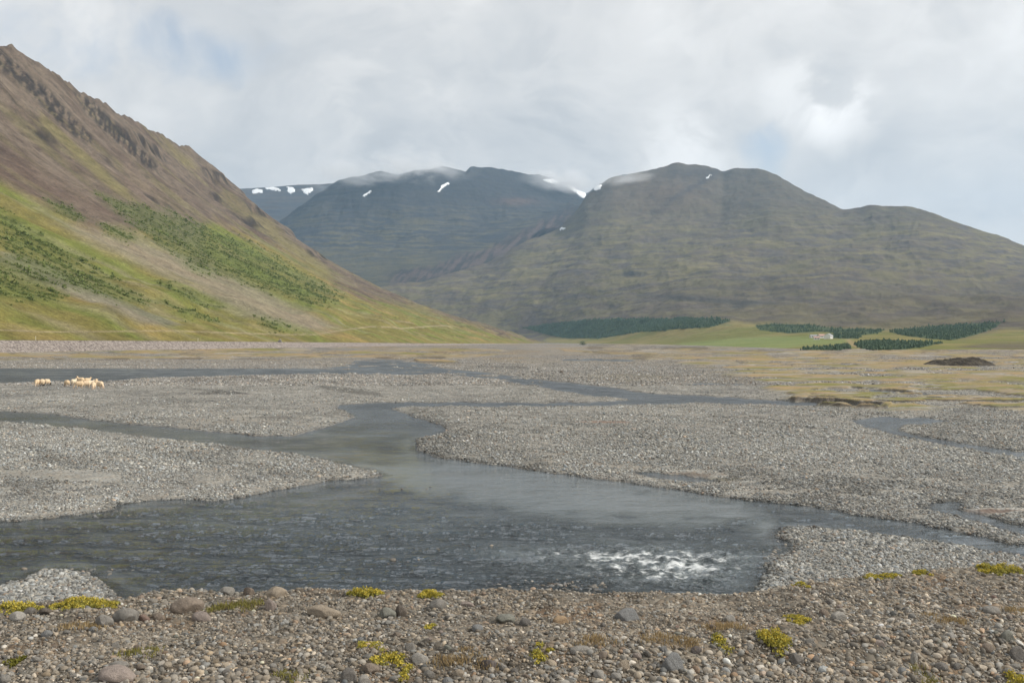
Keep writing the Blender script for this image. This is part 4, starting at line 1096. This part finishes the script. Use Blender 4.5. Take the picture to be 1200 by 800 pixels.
PLANTS = [
 (20, 716, 56, 17, 'thick yellow-green plant mat at the frame edge beside grey shingle'),
 (98, 710, 80, 14, 'long yellow plant mat on the brink beside grey shingle'),
 (428, 698, 52, 14, 'broad yellow cushion plant on the brink above the dark river'),
 (506, 700, 30, 13, 'small yellow cushion plant on the brink behind the humped grey stone'),
 (432, 757, 24, 9, 'flat yellow cushion alone in the fine gravel'),
 (455, 777, 40, 16, 'largest low yellow cushion on open gravel beside a rounded pale stone'),
 (475, 793, 13, 9, 'tiny yellow tuft under the rounded pale stone'),
 (503, 736, 12, 5, 'tiny lime tuft in bare gravel, the smallest on the bank'),
 (635, 771, 24, 9, 'lime tuft growing beside a flat stone in the middle of the bank'),
 (909, 757, 42, 23, 'bright bushy yellow plant, tallest on the bank'),
 (847, 758, 17, 15, 'small lime tuft next to the orange dry grass'),
 (934, 727, 24, 9, 'dull yellow-green tuft just beyond the bright bushy plant'),
 (1023, 678, 18, 7, 'yellow tuft at the shingle edge, nearest the rapids of three in line'),
 (1046, 675, 24, 8, 'yellow tuft at the shingle edge, middle of three in line'),
 (1083, 672, 20, 7, 'yellow tuft at the shingle edge, farthest from the rapids of three in line'),
 (937, 686, 18, 8, 'yellow tuft where the shingle meets the bank near the rapids'),
 (1175, 671, 56, 15, 'wide yellow plant mat at the shingle edge by the frame side'),
 (1192, 802, 26, 14, 'lime plant in the lower corner of the stony slope'),
]
for i, (px, py, w_, h_, lb) in enumerate(PLANTS):
    tuft(px, py, w_, h_ * .74, YL, lb, 'plant', 'flowering_plant', False, i, 1.3)
tuft(15, 778, 22, 7, [M_moss], 'dark green moss cushion near the lower frame corner', 'moss', 'moss_cushion', False, 40)
GR = [
 (785, 755, 66, 11, M_drygrass, 'orange dry grass patch above the wedge shaped boulder'), (545, 778, 80, 12, M_drygrass, 'brown dry grass patch around the dark purple stone'),
 (280, 712, 70, 14, M_olive, 'olive grass patch behind the brown domed boulder'), (1110, 728, 46, 8, M_drygrass, 'straw coloured grass strip on the upper stony slope'),
 (335, 800, 34, 12, M_olive, 'green grass tuft at the lower frame edge among small stones'), (1082, 802, 24, 14, M_olive, 'grass tuft at the foot of the pale stone standing on end'),
 (160, 768, 40, 8, M_olive, 'thin olive grass in fine gravel behind the large flat slab'), (95, 735, 50, 8, M_drygrass, 'short dry grass before the paired grey boulders'),
 (850, 737, 50, 8, M_drygrass, 'sparse dry grass between the lime tuft and pale flat stone'), (700, 757, 46, 7, M_drygrass, 'faint dry grass above the long slanting grey stone'), (1188, 716, 30, 8, M_drygrass, 'dry orange moss and grass near the side frame edge')]
for i, (px, py, w_, h_, m_, lb) in enumerate(GR):
    tuft(px, py, w_, h_ * .7, [m_], lb, 'grass', 'grass_tuft', True, 60 + i, .55)

# ================================================================== SHEEP
M_wool, t, b, _ = new_mat('cream_wool')
co = t.node('ShaderNodeTexCoord').outputs['Object']
oi = t.node('ShaderNodeObjectInfo')
n = t.noise(co, 9.0, 5, .65)
t.put(b.inputs['Base Color'], t.mix(1.0, oi.outputs['Color'], t.mix(n.outputs[0], (.72, .70, .66), (1.1, 1.08, 1.05)), 'MULTIPLY'))
b.inputs['Roughness'].default_value = 1.0; b.inputs['Specular IOR Level'].default_value = .05
t.put(b.inputs['Normal'], t.bump(t.noise(co, 22, 4).outputs[0], .8, .04))
M_face = simple_mat('pale_sheep_face', (0.52, 0.40, 0.29), .9)
M_face2 = simple_mat('dark_sheep_face', (0.06, 0.045, 0.035), .9)
def sheep_mesh(pose, face):
    import bmesh
    bm = bmesh.new()
    from mathutils import Matrix
    def ball(c, rx, ry, rz):
        bmesh.ops.create_icosphere(bm, subdivisions=3, radius=1, matrix=Matrix.Translation(c) @ Matrix.Diagonal((rx, ry, rz, 1)))
    def limb(pts):
        for (p0, r0), (p1, r1) in zip(pts[:-1], pts[1:]):
            p0 = Vector(p0); p1 = Vector(p1)
            for k in range(7):
                q_ = p0.lerp(p1, k / 6); rr = lerp(r0, r1, k / 6)
                bmesh.ops.create_icosphere(bm, subdivisions=2, radius=rr, matrix=Matrix.Translation(q_))
    lie = pose == 'lie'
    zb = .30 if lie else .56
    ball((0, 0, zb), .50, .27, .29); ball((-.24, 0, zb + .02), .32, .27, .28); ball((.26, 0, zb + .01), .29, .24, .27)
    ball((-.52, 0, zb - .02), .08, .07, .14)
    if pose == 'graze':
        limb([((.38, 0, zb + .06), .15), ((.60, 0, zb - .10), .115), ((.72, .02, .28), .085)])
        hd = (.78, .02, .17); limb([((.72, .02, .26), .085), ((.80, .02, .15), .068), ((.86, .02, .07), .045)]); ear = (.72, .30)
    else:
        limb([((.36, 0, zb + .08), .16), ((.55, .02, zb + .26), .12), ((.62, .03, zb + .34), .10)])
        limb([((.60, .03, zb + .36), .095), ((.72, .05, zb + .30), .075), ((.82, .06, zb + .23), .05)]); ear = (.58, zb + .39)
    for s in (-1, 1):
        ball((ear[0], s * .13, ear[1]), .035, .085, .03)
    for sx in (-1, 1):
        for s in (-1, 1):
            if lie:
                limb([((sx * .30, s * .2, .16), .09), ((sx * .30 + .16, s * .24, .06), .05)])
            elif sx < 0:
                limb([((-.33, s * .14, .42), .11), ((-.28, s * .14, .33), .07), ((-.38, s * .14, .22), .042), ((-.36, s * .14, .035), .036)])
            else:
                limb([((.30, s * .12, .40), .09), ((.31, s * .12, .22), .046), ((.30 + .03 * s, s * .12, .035), .036)])
    me = bpy.data.meshes.new('sheep'); bm.to_mesh(me); bm.free()
    o = bpy.data.objects.new('tmp', me); COL.objects.link(o)
    md = o.modifiers.new('r', 'REMESH'); md.mode = 'VOXEL'; md.voxel_size = .022
    sm = o.modifiers.new('s', 'SMOOTH'); sm.iterations = 4
    dg = bpy.context.evaluated_depsgraph_get(); dg.update()
    m2 = bpy.data.meshes.new_from_object(o.evaluated_get(dg)); m2.name = 'sheep'
    COL.objects.unlink(o); bpy.data.objects.remove(o)
    V = np.empty(len(m2.vertices) * 3, np.float32); m2.vertices.foreach_get('co', V); V = V.reshape(-1, 3)
    d = np.array([v.normal[:] for v in m2.vertices])
    body = (V[:, 2] > zb - .24) & (V[:, 0] < .45)
    nz_ = fbm(V[:, 0] * 11 + V[:, 2] * 6, V[:, 1] * 11 - V[:, 2] * 7, 3, 5)
    V = V + d * (nz_ * .035 * body)[:, None]
    m2.vertices.foreach_set('co', V.astype(np.float32).ravel())
    m2.materials.clear(); m2.materials.append(M_wool); m2.materials.append(face)
    for p in m2.polygons:
        c_ = p.center
        hx = (c_.x > .60 and (pose == 'graze' and c_.z < .36 or pose != 'graze' and c_.z > zb + .1))
        p.material_index = 1 if (hx or (c_.z < .26 and not lie)) else 0
        p.use_smooth = True
    m2.update()
    return m2
SM = {('stand', 0): sheep_mesh('stand', M_face), ('graze', 0): sheep_mesh('graze', M_face), ('lie', 0): sheep_mesh('lie', M_face), ('stand', 1): sheep_mesh('stand', M_face2), ('graze', 1): sheep_mesh('graze', M_face2)}
FLOCK = [  # px, foot py, pose, dark face, yaw, label
 (43.8, 452.6, 'graze', 0, -1.5, 'grazing sheep turned to the camera, outermost of the three apart from the flock'),
 (49.6, 452.4, 'graze', 1, 1.75, 'dark faced sheep in the middle of the small group of three'),
 (55.2, 451.6, 'graze', 1, 1.2, 'sheep of the small group of three standing nearest the main flock'),
 (78.4, 453.0, 'graze', 0, 2.45, 'sheep at the main flock end facing the small group of three'),
 (86.3, 451.6, 'stand', 0, 1.2, 'smallish sheep seen end on behind the first of the main flock'),
 (93.2, 455.4, 'graze', 0, 3.6, 'big cream sheep in front of the main flock, side on'),
 (94.8, 450.4, 'stand', 1, 3.0, 'dark faced sheep behind the big cream one by the water'),
 (102.4, 450.2, 'stand', 0, .8, 'rearmost sheep of the main flock against the water'),
 (101.4, 454.6, 'graze', 0, -2.5, 'sheep just behind the big cream one, head hidden'),
 (105.8, 453.6, 'stand', 0, .8, 'sheep in the thick of the main flock'),
 (109.6, 456.2, 'graze', 0, -1.3, 'front sheep of the main flock facing the camera'),
 (113.0, 453.8, 'stand', 0, 1.9, 'sheep behind the front one, seen from the rear'),
 (117.4, 455.4, 'graze', 0, -.6, 'last sheep at the far end of the main flock, facing away from it'),
]
for px, py, pose, dk, yaw, lb in FLOCK:
    p = place(px, py)
    o = bpy.data.objects.new('sheep', SM[(pose, dk)]); COL.objects.link(o)
    o.location = (p.x, p.y, p.z - .015); o.rotation_euler = (0, 0, yaw)
    k = random.uniform(.88, 1.0) * (.92 if 'smallish' in lb else 1.04); o.scale = (k * .80, k * 1.02, k * 1.05)
    tn = random.choice([(.75, .60, .43), (.72, .56, .38), (.78, .66, .50)]); o.color = (*tn, 1)
    tag(o, lb, 'sheep', 'sheep by the river')

# ================================================================== FARM, MOUND, ROADSIDE THINGS
import bmesh
def box_bm(bm, c, s):
    from mathutils import Matrix
    bmesh.ops.create_cube(bm, size=1, matrix=Matrix.Translation(c) @ Matrix.Diagonal((*s, 1)))
def bm_obj(name, bm, mat, parent=None, smooth_=False):
    me = bpy.data.meshes.new(name); bm.to_mesh(me); bm.free()
    for p in me.polygons: p.use_smooth = smooth_
    me.materials.append(mat)
    o = bpy.data.objects.new(name, me); COL.objects.link(o)
    if parent: o.parent = parent
    return o
M_white = simple_mat('white_render', (0.76, 0.75, 0.72), .7, .06)
M_red = simple_mat('faded_red_roof', (0.42, 0.16, 0.12), .6, .15)
M_pink = simple_mat('pale_red_roof', (0.46, 0.29, 0.25), .6, .15)
M_greyroof = simple_mat('grey_roof', (0.30, 0.30, 0.31), .6, .1)
M_glass = simple_mat('window_glass', (0.03, 0.035, 0.04), .1, .1, 2, .5)
M_frame = simple_mat('window_frame', (0.6, 0.6, 0.58), .6)
M_door = simple_mat('brown_door', (0.12, 0.06, 0.04), .6)
def near_c(px, py):
    d = (CPX - px) ** 2 + (CPY - py) ** 2; d[460:] = 1e9
    i = np.unravel_index(np.argmin(d), d.shape); return Vector(CP[i])
def building(px, py, L_, W_, h_, rh, wallm, roofm, yaw, name, label, win=3):
    p = near_c(px, py)
    root = empty(name, p, yaw); tag(root, label, 'building')
    bm = bmesh.new()
    v = [bm.verts.new(c_) for c_ in ((-L_/2, -W_/2, -.8), (L_/2, -W_/2, -.8), (L_/2, W_/2, -.8), (-L_/2, W_/2, -.8), (-L_/2, -W_/2, h_), (L_/2, -W_/2, h_), (L_/2, W_/2, h_), (-L_/2, W_/2, h_), (-L_/2, 0, h_ + rh), (L_/2, 0, h_ + rh))]
    for f_ in ((0, 1, 5, 4), (2, 3, 7, 6), (1, 2, 6, 9, 5), (3, 0, 4, 8, 7), (3, 2, 1, 0)): bm.faces.new([v[k] for k in f_])
    bm_obj('wall', bm, wallm, root)
    bm = bmesh.new()
    o_ = .35; dz = rh / (W_ / 2) * o_
    for s in (-1, 1):
        lo = [(-L_/2 - o_, s * (W_/2 + o_), h_ - dz + .03), (L_/2 + o_, s * (W_/2 + o_), h_ - dz + .03), (L_/2 + o_, 0, h_ + rh + .03), (-L_/2 - o_, 0, h_ + rh + .03)]
        a = [bm.verts.new(c_) for c_ in lo]; b2 = [bm.verts.new((c_[0], c_[1], c_[2] + .18)) for c_ in lo]
        bm.faces.new(a); bm.faces.new(b2)
        for k in range(4): bm.faces.new((a[k], a[(k + 1) % 4], b2[(k + 1) % 4], b2[k]))
    bmesh.ops.recalc_face_normals(bm, faces=bm.faces)
    bm_obj('roof', bm, roofm, root)
    for k in range(win):
        bm = bmesh.new(); box_bm(bm, ((k - (win - 1) / 2) * L_ / max(win, 1) * .85, -W_ / 2 - .02, h_ * .55), (1.3, .08, 1.4)); fr_ = bm_obj('window', bm, M_frame, root)
        bm = bmesh.new(); box_bm(bm, ((k - (win - 1) / 2) * L_ / max(win, 1) * .85, -W_ / 2 - .05, h_ * .55), (1.05, .06, 1.15)); bm_obj('pane', bm, M_glass, fr_)
    bm = bmesh.new(); box_bm(bm, (L_ / 2 + .02, 0, 1.0), (.08, 1.1, 2.0)); bm_obj('door', bm, M_door, root)
    return root
building(970.5, 397, 9, 8, 4.2, 2.2, M_white, M_greyroof, .9, 'farmhouse', 'white farmhouse with a gable beside the dark shelter belt')
building(963.5, 396, 11, 7, 3.2, 1.9, M_white, M_pink, .2, 'barn', 'white barn with a faded red roof beside the farmhouse', 4)
building(957.5, 398, 7, 5, 2.5, 1.4, M_white, M_pink, -.2, 'shed', 'small white shed with a pinkish roof in front of the barn', 2)
building(953.0, 395.5, 10, 6, 2.4, 1.6, M_white, M_greyroof, .1, 'byre', 'long low white byre at the meadow end of the farm', 3)

# dark gravel mound on the flats
mx = np.linspace(-1, 1, 160)[None, :]; my = np.linspace(-1, 1, 80)[:, None]
pm = place(1130, 428.5)
hm = np.maximum(1 - (mx ** 2) ** .9 - my ** 2, 0) ** .8 * (1 + .35 * mx * (mx > -.5)) * smooth(-1, -.2, mx + .6) 
hm = np.maximum(hm, .35 * np.maximum(1 - ((mx + .65) / .36) ** 2 - my ** 2, 0))
hm = hm * (1 + .5 * fbm(mx * 4 + my, my * 3, 4, 871)) * 1.75
MP = np.stack(np.broadcast_arrays(pm.x + mx * 8.6, pm.y + 3 + my * 6, hm - .12 + pm.z), -1)
mcol = mixc((0.095, 0.085, 0.072), (0.135, 0.118, 0.092), smooth(-.2, .3, fbm(mx * 7 + 0 * my, my * 5 + mx, 4, 872)))
tag(grid_mesh('gravel_mound', MP, {'col': mcol}, M_slope), kind='structure')

def road_pt(px, side):
    Y = np.linspace(200, 3200, 6000); X = foot_x(Y) + 10 + side
    k = int(np.argmin(np.abs(600 + F * X / Y - px))); return Vector((X[k], Y[k], float(tab(ROADZ, Y[k]))))
M_post = simple_mat('post_yellow_white', (0.72, 0.68, 0.5), .5)
M_yel = simple_mat('post_yellow', (0.62, 0.45, 0.06), .5)
def post(px, h_, mat, label, wd=.22):
    p = road_pt(px, 4.6)
    root = empty('marker_post', p); tag(root, label, 'marker post', 'road edge posts')
    bm = bmesh.new(); bmesh.ops.create_cone(bm, cap_ends=True, segments=10, radius1=wd / 2, radius2=wd / 2 * .85, depth=h_)
    bmesh.ops.translate(bm, vec=(0, 0, h_ / 2 - .1), verts=bm.verts); bm_obj('pole', bm, mat, root)
    bm = bmesh.new(); box_bm(bm, (0, -wd * .55, h_ * .8), (wd * .7, .03, h_ * .14)); bm_obj('reflector', bm, simple_mat('reflector', (.75, .75, .75), .3), root)
post(42, 2.1, M_post, 'pale marker post on the riprap road edge where the slope is highest')
post(232, 2.1, M_post, 'pale marker post standing alone along the middle of the road')
post(625, 2.4, M_yel, 'yellow marker post near where the slope runs out', .5)
post(637, 2.6, M_post, 'pale marker post at the very foot of the slope', .5)

# cairn on the roadside
p = road_pt(328, 5.0)
root = empty('cairn', p); tag(root, 'grey stone cairn with a pale top stone beside the valley road', 'cairn')
for k, (dx, dz, s_) in enumerate([(-.9, .45, .95), (.8, .4, .85), (0, .5, 1.0), (-.35, 1.35, .75), (.5, 1.3, .65), (.55, 2.1, .5)]):
    o = bpy.data.objects.new('stone_block', PROTO[k][0]); COL.objects.link(o); o.parent = root
    o.location = (dx, .1 * k - .2, dz); o.scale = (s_, s_ * .9, s_ * .9); o.color = (*((.2, .19, .18) if k < 5 else (.55, .54, .5)), 1); o.rotation_euler = (0, 0, k)
# rust coloured bush / small tree above the road
def small_tree(p, name, label, cat, h_, rad, leafm, n_leaf, trunk_h, seed):
    r = np.random.default_rng(seed)
    root = empty(name, p); tag(root, label, cat)
    bm = bmesh.new(); bmesh.ops.create_cone(bm, cap_ends=True, segments=8, radius1=.16, radius2=.07, depth=trunk_h + h_ * .4)
    bmesh.ops.translate(bm, vec=(0, 0, (trunk_h + h_ * .4) / 2 - .3), verts=bm.verts)
    for a in range(4):
        from mathutils import Matrix
        bmesh.ops.create_cone(bm, cap_ends=True, segments=6, radius1=.07, radius2=.03, depth=rad * 1.1, matrix=Matrix.Translation((math.cos(a * 1.6) * rad * .35, math.sin(a * 1.6) * rad * .35, trunk_h + h_ * .3)) @ Matrix.Rotation(.8, 4, Vector((-math.sin(a * 1.6), math.cos(a * 1.6), 0))))
    bm_obj('trunk', bm, M_bark, root)
    n_c = 14
    d = rdir(r, n_c); P0 = d * rad * .55 * r.uniform(.3, 1, (n_c, 1)); P0[:, 2] = trunk_h + h_ * .35 + d[:, 2] * h_ * .3
    V, Fq = bunch(P0, np.full(n_c, rad * .5), np.full(n_c, h_ * .3), n_leaf, np.full(n_c, .28), r)
    V2, F2 = bunch(P0 * np.array((1, 1, 1)) - np.array((0, 0, h_ * .12)), np.full(n_c, rad * .45), np.full(n_c, h_ * .12), n_leaf // 2, np.full(n_c, .28), r)
    np_part('crown', np.concatenate([V, V2]), np.concatenate([Fq, F2 + len(V)]), leafm, root)
d = (LPX - 122) ** 2 + (LPY - 390) ** 2; i_ = np.unravel_index(np.argmin(d), d.shape)
small_tree(Vector(LP[i_]), 'rust_tree', 'small rust coloured tree above the road on the grassy slope foot', 'tree', 1.6, 1.0, M_rustleaf, 40, .5, 891)
p = Vector(((683 - 600) / F * 1500, 1500, -.2))
small_tree(p, 'dark_thicket', 'dark rounded thicket alone on the flats past the slope foot', 'bush', 6.5, 8.5, M_conifer, 160, .6, 892)

# ================================================================== SNOW PATCHES
M_snow = simple_mat('old_snow', (0.80, 0.82, 0.84), .8, .04, .02)
def snow(P, PX, PY, poly, label, lift):
    sd = poly_sd(poly, PX + 2.2 * fbm(PX / 3, PY / 2.4, 3, 77), PY + .8 * fbm(PX / 3, PY / 3, 2, 78))
    k = sd > -.35
    k[-24:] = False
    kq_ = k[:-1, :-1] & k[1:, :-1] & k[:-1, 1:] & k[1:, 1:]
    if not kq_.any(): print('no snow', label); return
    m = smooth(-.35, .6, sd)
    Q = P.copy(); gx = np.gradient(P, axis=0); gy2 = np.gradient(P, axis=1); nn = np.cross(gy2, gx); nn /= np.linalg.norm(nn, axis=-1, keepdims=True)
    nn = np.where(nn[..., 2:3] < 0, -nn, nn)
    Q = P + nn * (m * lift - 1.0)[..., None]
    o = grid_mesh('snow_patch', Q, None, M_snow, kq_)
    tag(o, label, 'snow patch', 'summer snow patches')
snow(AP, APX, APY, [(294, 224), (300, 221.5), (309, 223), (308, 226), (296, 227)], 'oval snow patch on the distant plateau, nearest the slope', 9)
snow(AP, APX, APY, [(310, 220.5), (320, 219.5), (329, 221.5), (330, 226), (325, 224), (312, 222.5)], 'hooked snow patch on the distant plateau, second from the slope', 9)
snow(AP, APX, APY, [(336, 219), (345, 220), (346, 225), (341, 228), (337, 225)], 'blocky snow patch on the distant plateau, third from the slope', 9)
snow(AP, APX, APY, [(353, 222), (367, 219.5), (366, 224), (361, 229), (356, 227)], 'ragged snow patch on the distant plateau, beside the cloud', 9)
snow(BP, BPX, BPY, [(512, 225), (518, 217), (526, 213.5), (527, 215.5), (519, 221), (514, 226)], 'slanting snow streak below the notch in the summit ridge', 9)
snow(BP, BPX, BPY, [(424, 230), (432, 225), (436, 222.5), (435, 226), (428, 231)], 'thin faint snow streak on the dark mountain shoulder', 8)
snow(BP, BPX, BPY, [(635, 210.5), (645, 210), (655, 213), (654, 215.5), (640, 213.5)], 'small snow strip high on the ridge before the saddle', 9)
snow(BP, BPX, BPY, [(657, 215), (668, 217.5), (680, 221), (687, 227), (685, 232), (680, 231), (672, 223), (660, 218)], 'largest snow tongue dropping into the saddle', 10)
snow(CP, CPX, CPY, [(695, 224), (699, 218), (705, 217), (705, 221), (699, 225)], 'rounded snow patch just across the saddle from the largest tongue', 10)
snow(CP, CPX, CPY, [(827, 209), (831, 205), (834, 205.5), (830, 210)], 'small snow fleck in the gully between the two brown tops', 9)
snow(CP, CPX, CPY, [(656, 270), (659, 266.5), (663, 267.5), (661, 270)], 'tiny white fleck in the head of the ravine', 9)

# ================================================================== AIR
def box_obj(name, lo, hi, mat):
    bm = bmesh.new(); c_ = [(a + b_) / 2 for a, b_ in zip(lo, hi)]; s_ = [b_ - a for a, b_ in zip(lo, hi)]
    box_bm(bm, c_, s_); return bm_obj(name, bm, mat)
HAZE_D = 3.9e-5
m = bpy.data.materials.new('valley_haze'); m.use_nodes = True; nt = m.node_tree; nt.nodes.clear()
ou = nt.nodes.new('ShaderNodeOutputMaterial'); pv = nt.nodes.new('ShaderNodeVolumePrincipled')
pv.inputs['Color'].default_value = (0.46, 0.72, 1.0, 1); pv.inputs['Density'].default_value = HAZE_D; pv.inputs['Anisotropy'].default_value = .2
nt.links.new(pv.outputs[0], ou.inputs['Volume'])
o = box_obj('haze', (-7600, -3000, -45), (7600, 12200, 1780), m); tag(o, kind='stuff')
bpy.data.objects['haze']['label'] = 'thin bluish haze filling the valley air'

mm_ = bpy.data.materials.new('summit_mist'); mm_.use_nodes = True; mt = NT(mm_.node_tree); mm_.node_tree.nodes.clear()
mo = mt.node('ShaderNodeOutputMaterial'); mv = mt.node('ShaderNodeVolumePrincipled'); mv.inputs['Color'].default_value = (.97, .98, 1, 1); mv.inputs['Anisotropy'].default_value = 0
mc = mt.node('ShaderNodeTexCoord').outputs['Object']; mp = mt.node('ShaderNodeNewGeometry').outputs['Position']
edge_ = mt.mapr(mt.vmath('LENGTH', mc), 1.0, .25)
mn = mt.noise(mt.scalev(mp, (.003, .003, .006)), 1.0, 4, .6, .5)
mt.put(mv.inputs['Density'], mt.math('MULTIPLY', mt.math('MULTIPLY', mt.mapr(mn.outputs[0], .43, .66), edge_), .0075))
mt.l.new(mv.outputs[0], mo.inputs['Volume'])
def mist(px, py, Y, wpx, hpx, dep, label):
    bm = bmesh.new(); bmesh.ops.create_icosphere(bm, subdivisions=3, radius=1)
    o = bm_obj('mist', bm, mm_, None, True); o.location = ((px - 600) / F * Y, Y, CZ + (HZ - py) / F * Y); o.scale = (wpx / F * Y, dep, hpx / F * Y)
    o.rotation_euler = (0, math.radians(-14 if px > 700 else -4), 0)
    tag(o, label, kind='stuff')
mist(455, 200, 7560, 120, 32, 460, 'thin mist trailing over the long dark summit')
mist(655, 212, 8250, 62, 19, 420, 'mist pooled over the snowy saddle')
mist(722, 213, 6600, 62, 13, 260, 'mist slipping across the ridge beside the saddle')

# ================================================================== SKY AND SUN
SUN = Vector((.80, -.10, .60)).normalized()
wd = bpy.data.worlds.new('World'); S.world = wd; wd.use_nodes = True
wt = NT(wd.node_tree); wd.node_tree.nodes.clear()
out = wt.node('ShaderNodeOutputWorld')
sky = wt.node('ShaderNodeTexSky', sky_type='NISHITA'); sky.sun_disc = False
sky.sun_elevation = math.asin(SUN.z); sky.sun_rotation = math.atan2(SUN.x, SUN.y)
sky.air_density = 1.0; sky.dust_density = 1.5; sky.ozone_density = 1.0
bg1 = wt.node('ShaderNodeBackground'); wt.put(bg1.inputs[0], sky.outputs[0]); bg1.inputs[1].default_value = .15
d = wt.node('ShaderNodeTexCoord').outputs['Generated']
dv = wt.scalev(d, (1.0, 1.0, 1.45))
warp = wt.noise(dv, 4.0, 4, .5); wv = wt.vmath('ADD', dv, wt.scalev(warp.outputs['Color'], (.22, .22, .22)))
n_big = wt.noise(wv, 3.1, 8, .55).outputs[0]; n_mid = wt.noise(wv, 6.5, 7, .52).outputs[0]
n_off = wt.noise(wt.vmath('ADD', wv, (.035, .0, .04)), 6.5, 7, .52).outputs[0]
def dirn(px, py):
    v = Vector(((px - 600) / F, 1.0, (HZ - py) / F)).normalized(); return tuple(v)
def spot(px, py, r0, r1):
    a0 = math.cos(r0 / F); a1 = math.cos(r1 / F)
    return wt.mapr(wt.vmath('DOT_PRODUCT', wt.vmath('NORMALIZE', d), dirn(px, py)), a1, a0)
def acc(lst):
    s = None
    for px, py, r_, k in lst:
        x = wt.math('MULTIPLY', spot(px, py, 0, r_), k); s = x if s is None else wt.math('ADD', s, x)
    return s
bright = acc([(945, 118, 60, .12), (990, 132, 55, .14), (165, 85, 110, .07), (780, 168, 60, .08), (820, 180, 40, .06), (250, 60, 60, .05), (1150, 60, 160, .05), (330, 120, 260, -.07), (690, 115, 120, -.055), (1080, 200, 220, -.07), (560, 165, 240, -.06), (860, 60, 250, .02), (40, 140, 160, -.02), (1130, 240, 120, .04)])
blue = acc([(50, 5, 120, .46), (215, 52, 65, .24), (150, 30, 80, .10), (915, 195, 70, .22), (1080, 5, 110, .25), (310, 70, 60, .25), (880, 170, 60, .2)])
lum = wt.math('ADD', .715, wt.math('MULTIPLY', wt.math('SUBTRACT', n_big, .5), .26))
lum = wt.math('ADD', lum, wt.math('MULTIPLY', wt.math('SUBTRACT', n_mid, .5), .2))
lum = wt.math('ADD', lum, wt.math('MULTIPLY', wt.math('SUBTRACT', n_mid, n_off), .42))
lum = wt.math('ADD', lum, wt.math('MULTIPLY', bright, wt.mapr(wt.noise(wv, 13.0, 6, .55).outputs[0], .40, .58, .1, 1.35)))
tintf = wt.mapr(lum, .45, .78)
ctint = wt.mix(tintf, (.95, .985, 1.03), (1.015, 1.0, .98))
lc = wt.node('ShaderNodeCombineColor')
for i in range(3): wt.put(lc.inputs[i], lum)
ccol = wt.mix(1.0, lc.outputs[0], ctint, 'MULTIPLY')
bg2 = wt.node('ShaderNodeBackground'); wt.put(bg2.inputs[0], ccol); bg2.inputs[1].default_value = 1.0
cov = wt.math('SUBTRACT', 1.0, wt.mapr(wt.math('ADD', wt.math('MULTIPLY', blue, .75), wt.math('MULTIPLY', wt.math('SUBTRACT', .5, n_mid), 1.3)), .22, .62, 0, .66))
mx_ = wt.node('ShaderNodeMixShader'); wt.put(mx_.inputs[0], cov); wt.put(mx_.inputs[1], bg1.outputs[0]); wt.put(mx_.inputs[2], bg2.outputs[0])
wt.l.new(mx_.outputs[0], out.inputs['Surface'])
sl = bpy.data.lights.new('sun', 'SUN'); sl.energy = 4.0; sl.angle = math.radians(.53); sl.color = (1.0, .94, .85)
so = bpy.data.objects.new('sun', sl); COL.objects.link(so); so.rotation_euler = SUN.to_track_quat('Z', 'Y').to_euler(); so.location = (300, 0, 300)

# ================================================================== CAMERA
cam = bpy.data.cameras.new('camera'); cam.sensor_width = 36; cam.lens = 36 * F / 1200; cam.clip_end = 40000; cam.clip_start = .1
cobj = bpy.data.objects.new('camera', cam); COL.objects.link(cobj); cobj.location = (0, 0, CZ); cobj.rotation_euler = (math.radians(90), 0, 0)
S.camera = cobj
S.view_settings.view_transform = 'Standard'; S.view_settings.look = 'None'; S.view_settings.exposure = 0.15; S.view_settings.gamma = 1
S.cycles.volume_bounces = 2; S.cycles.max_bounces = 6; S.cycles.transparent_max_bounces = 8
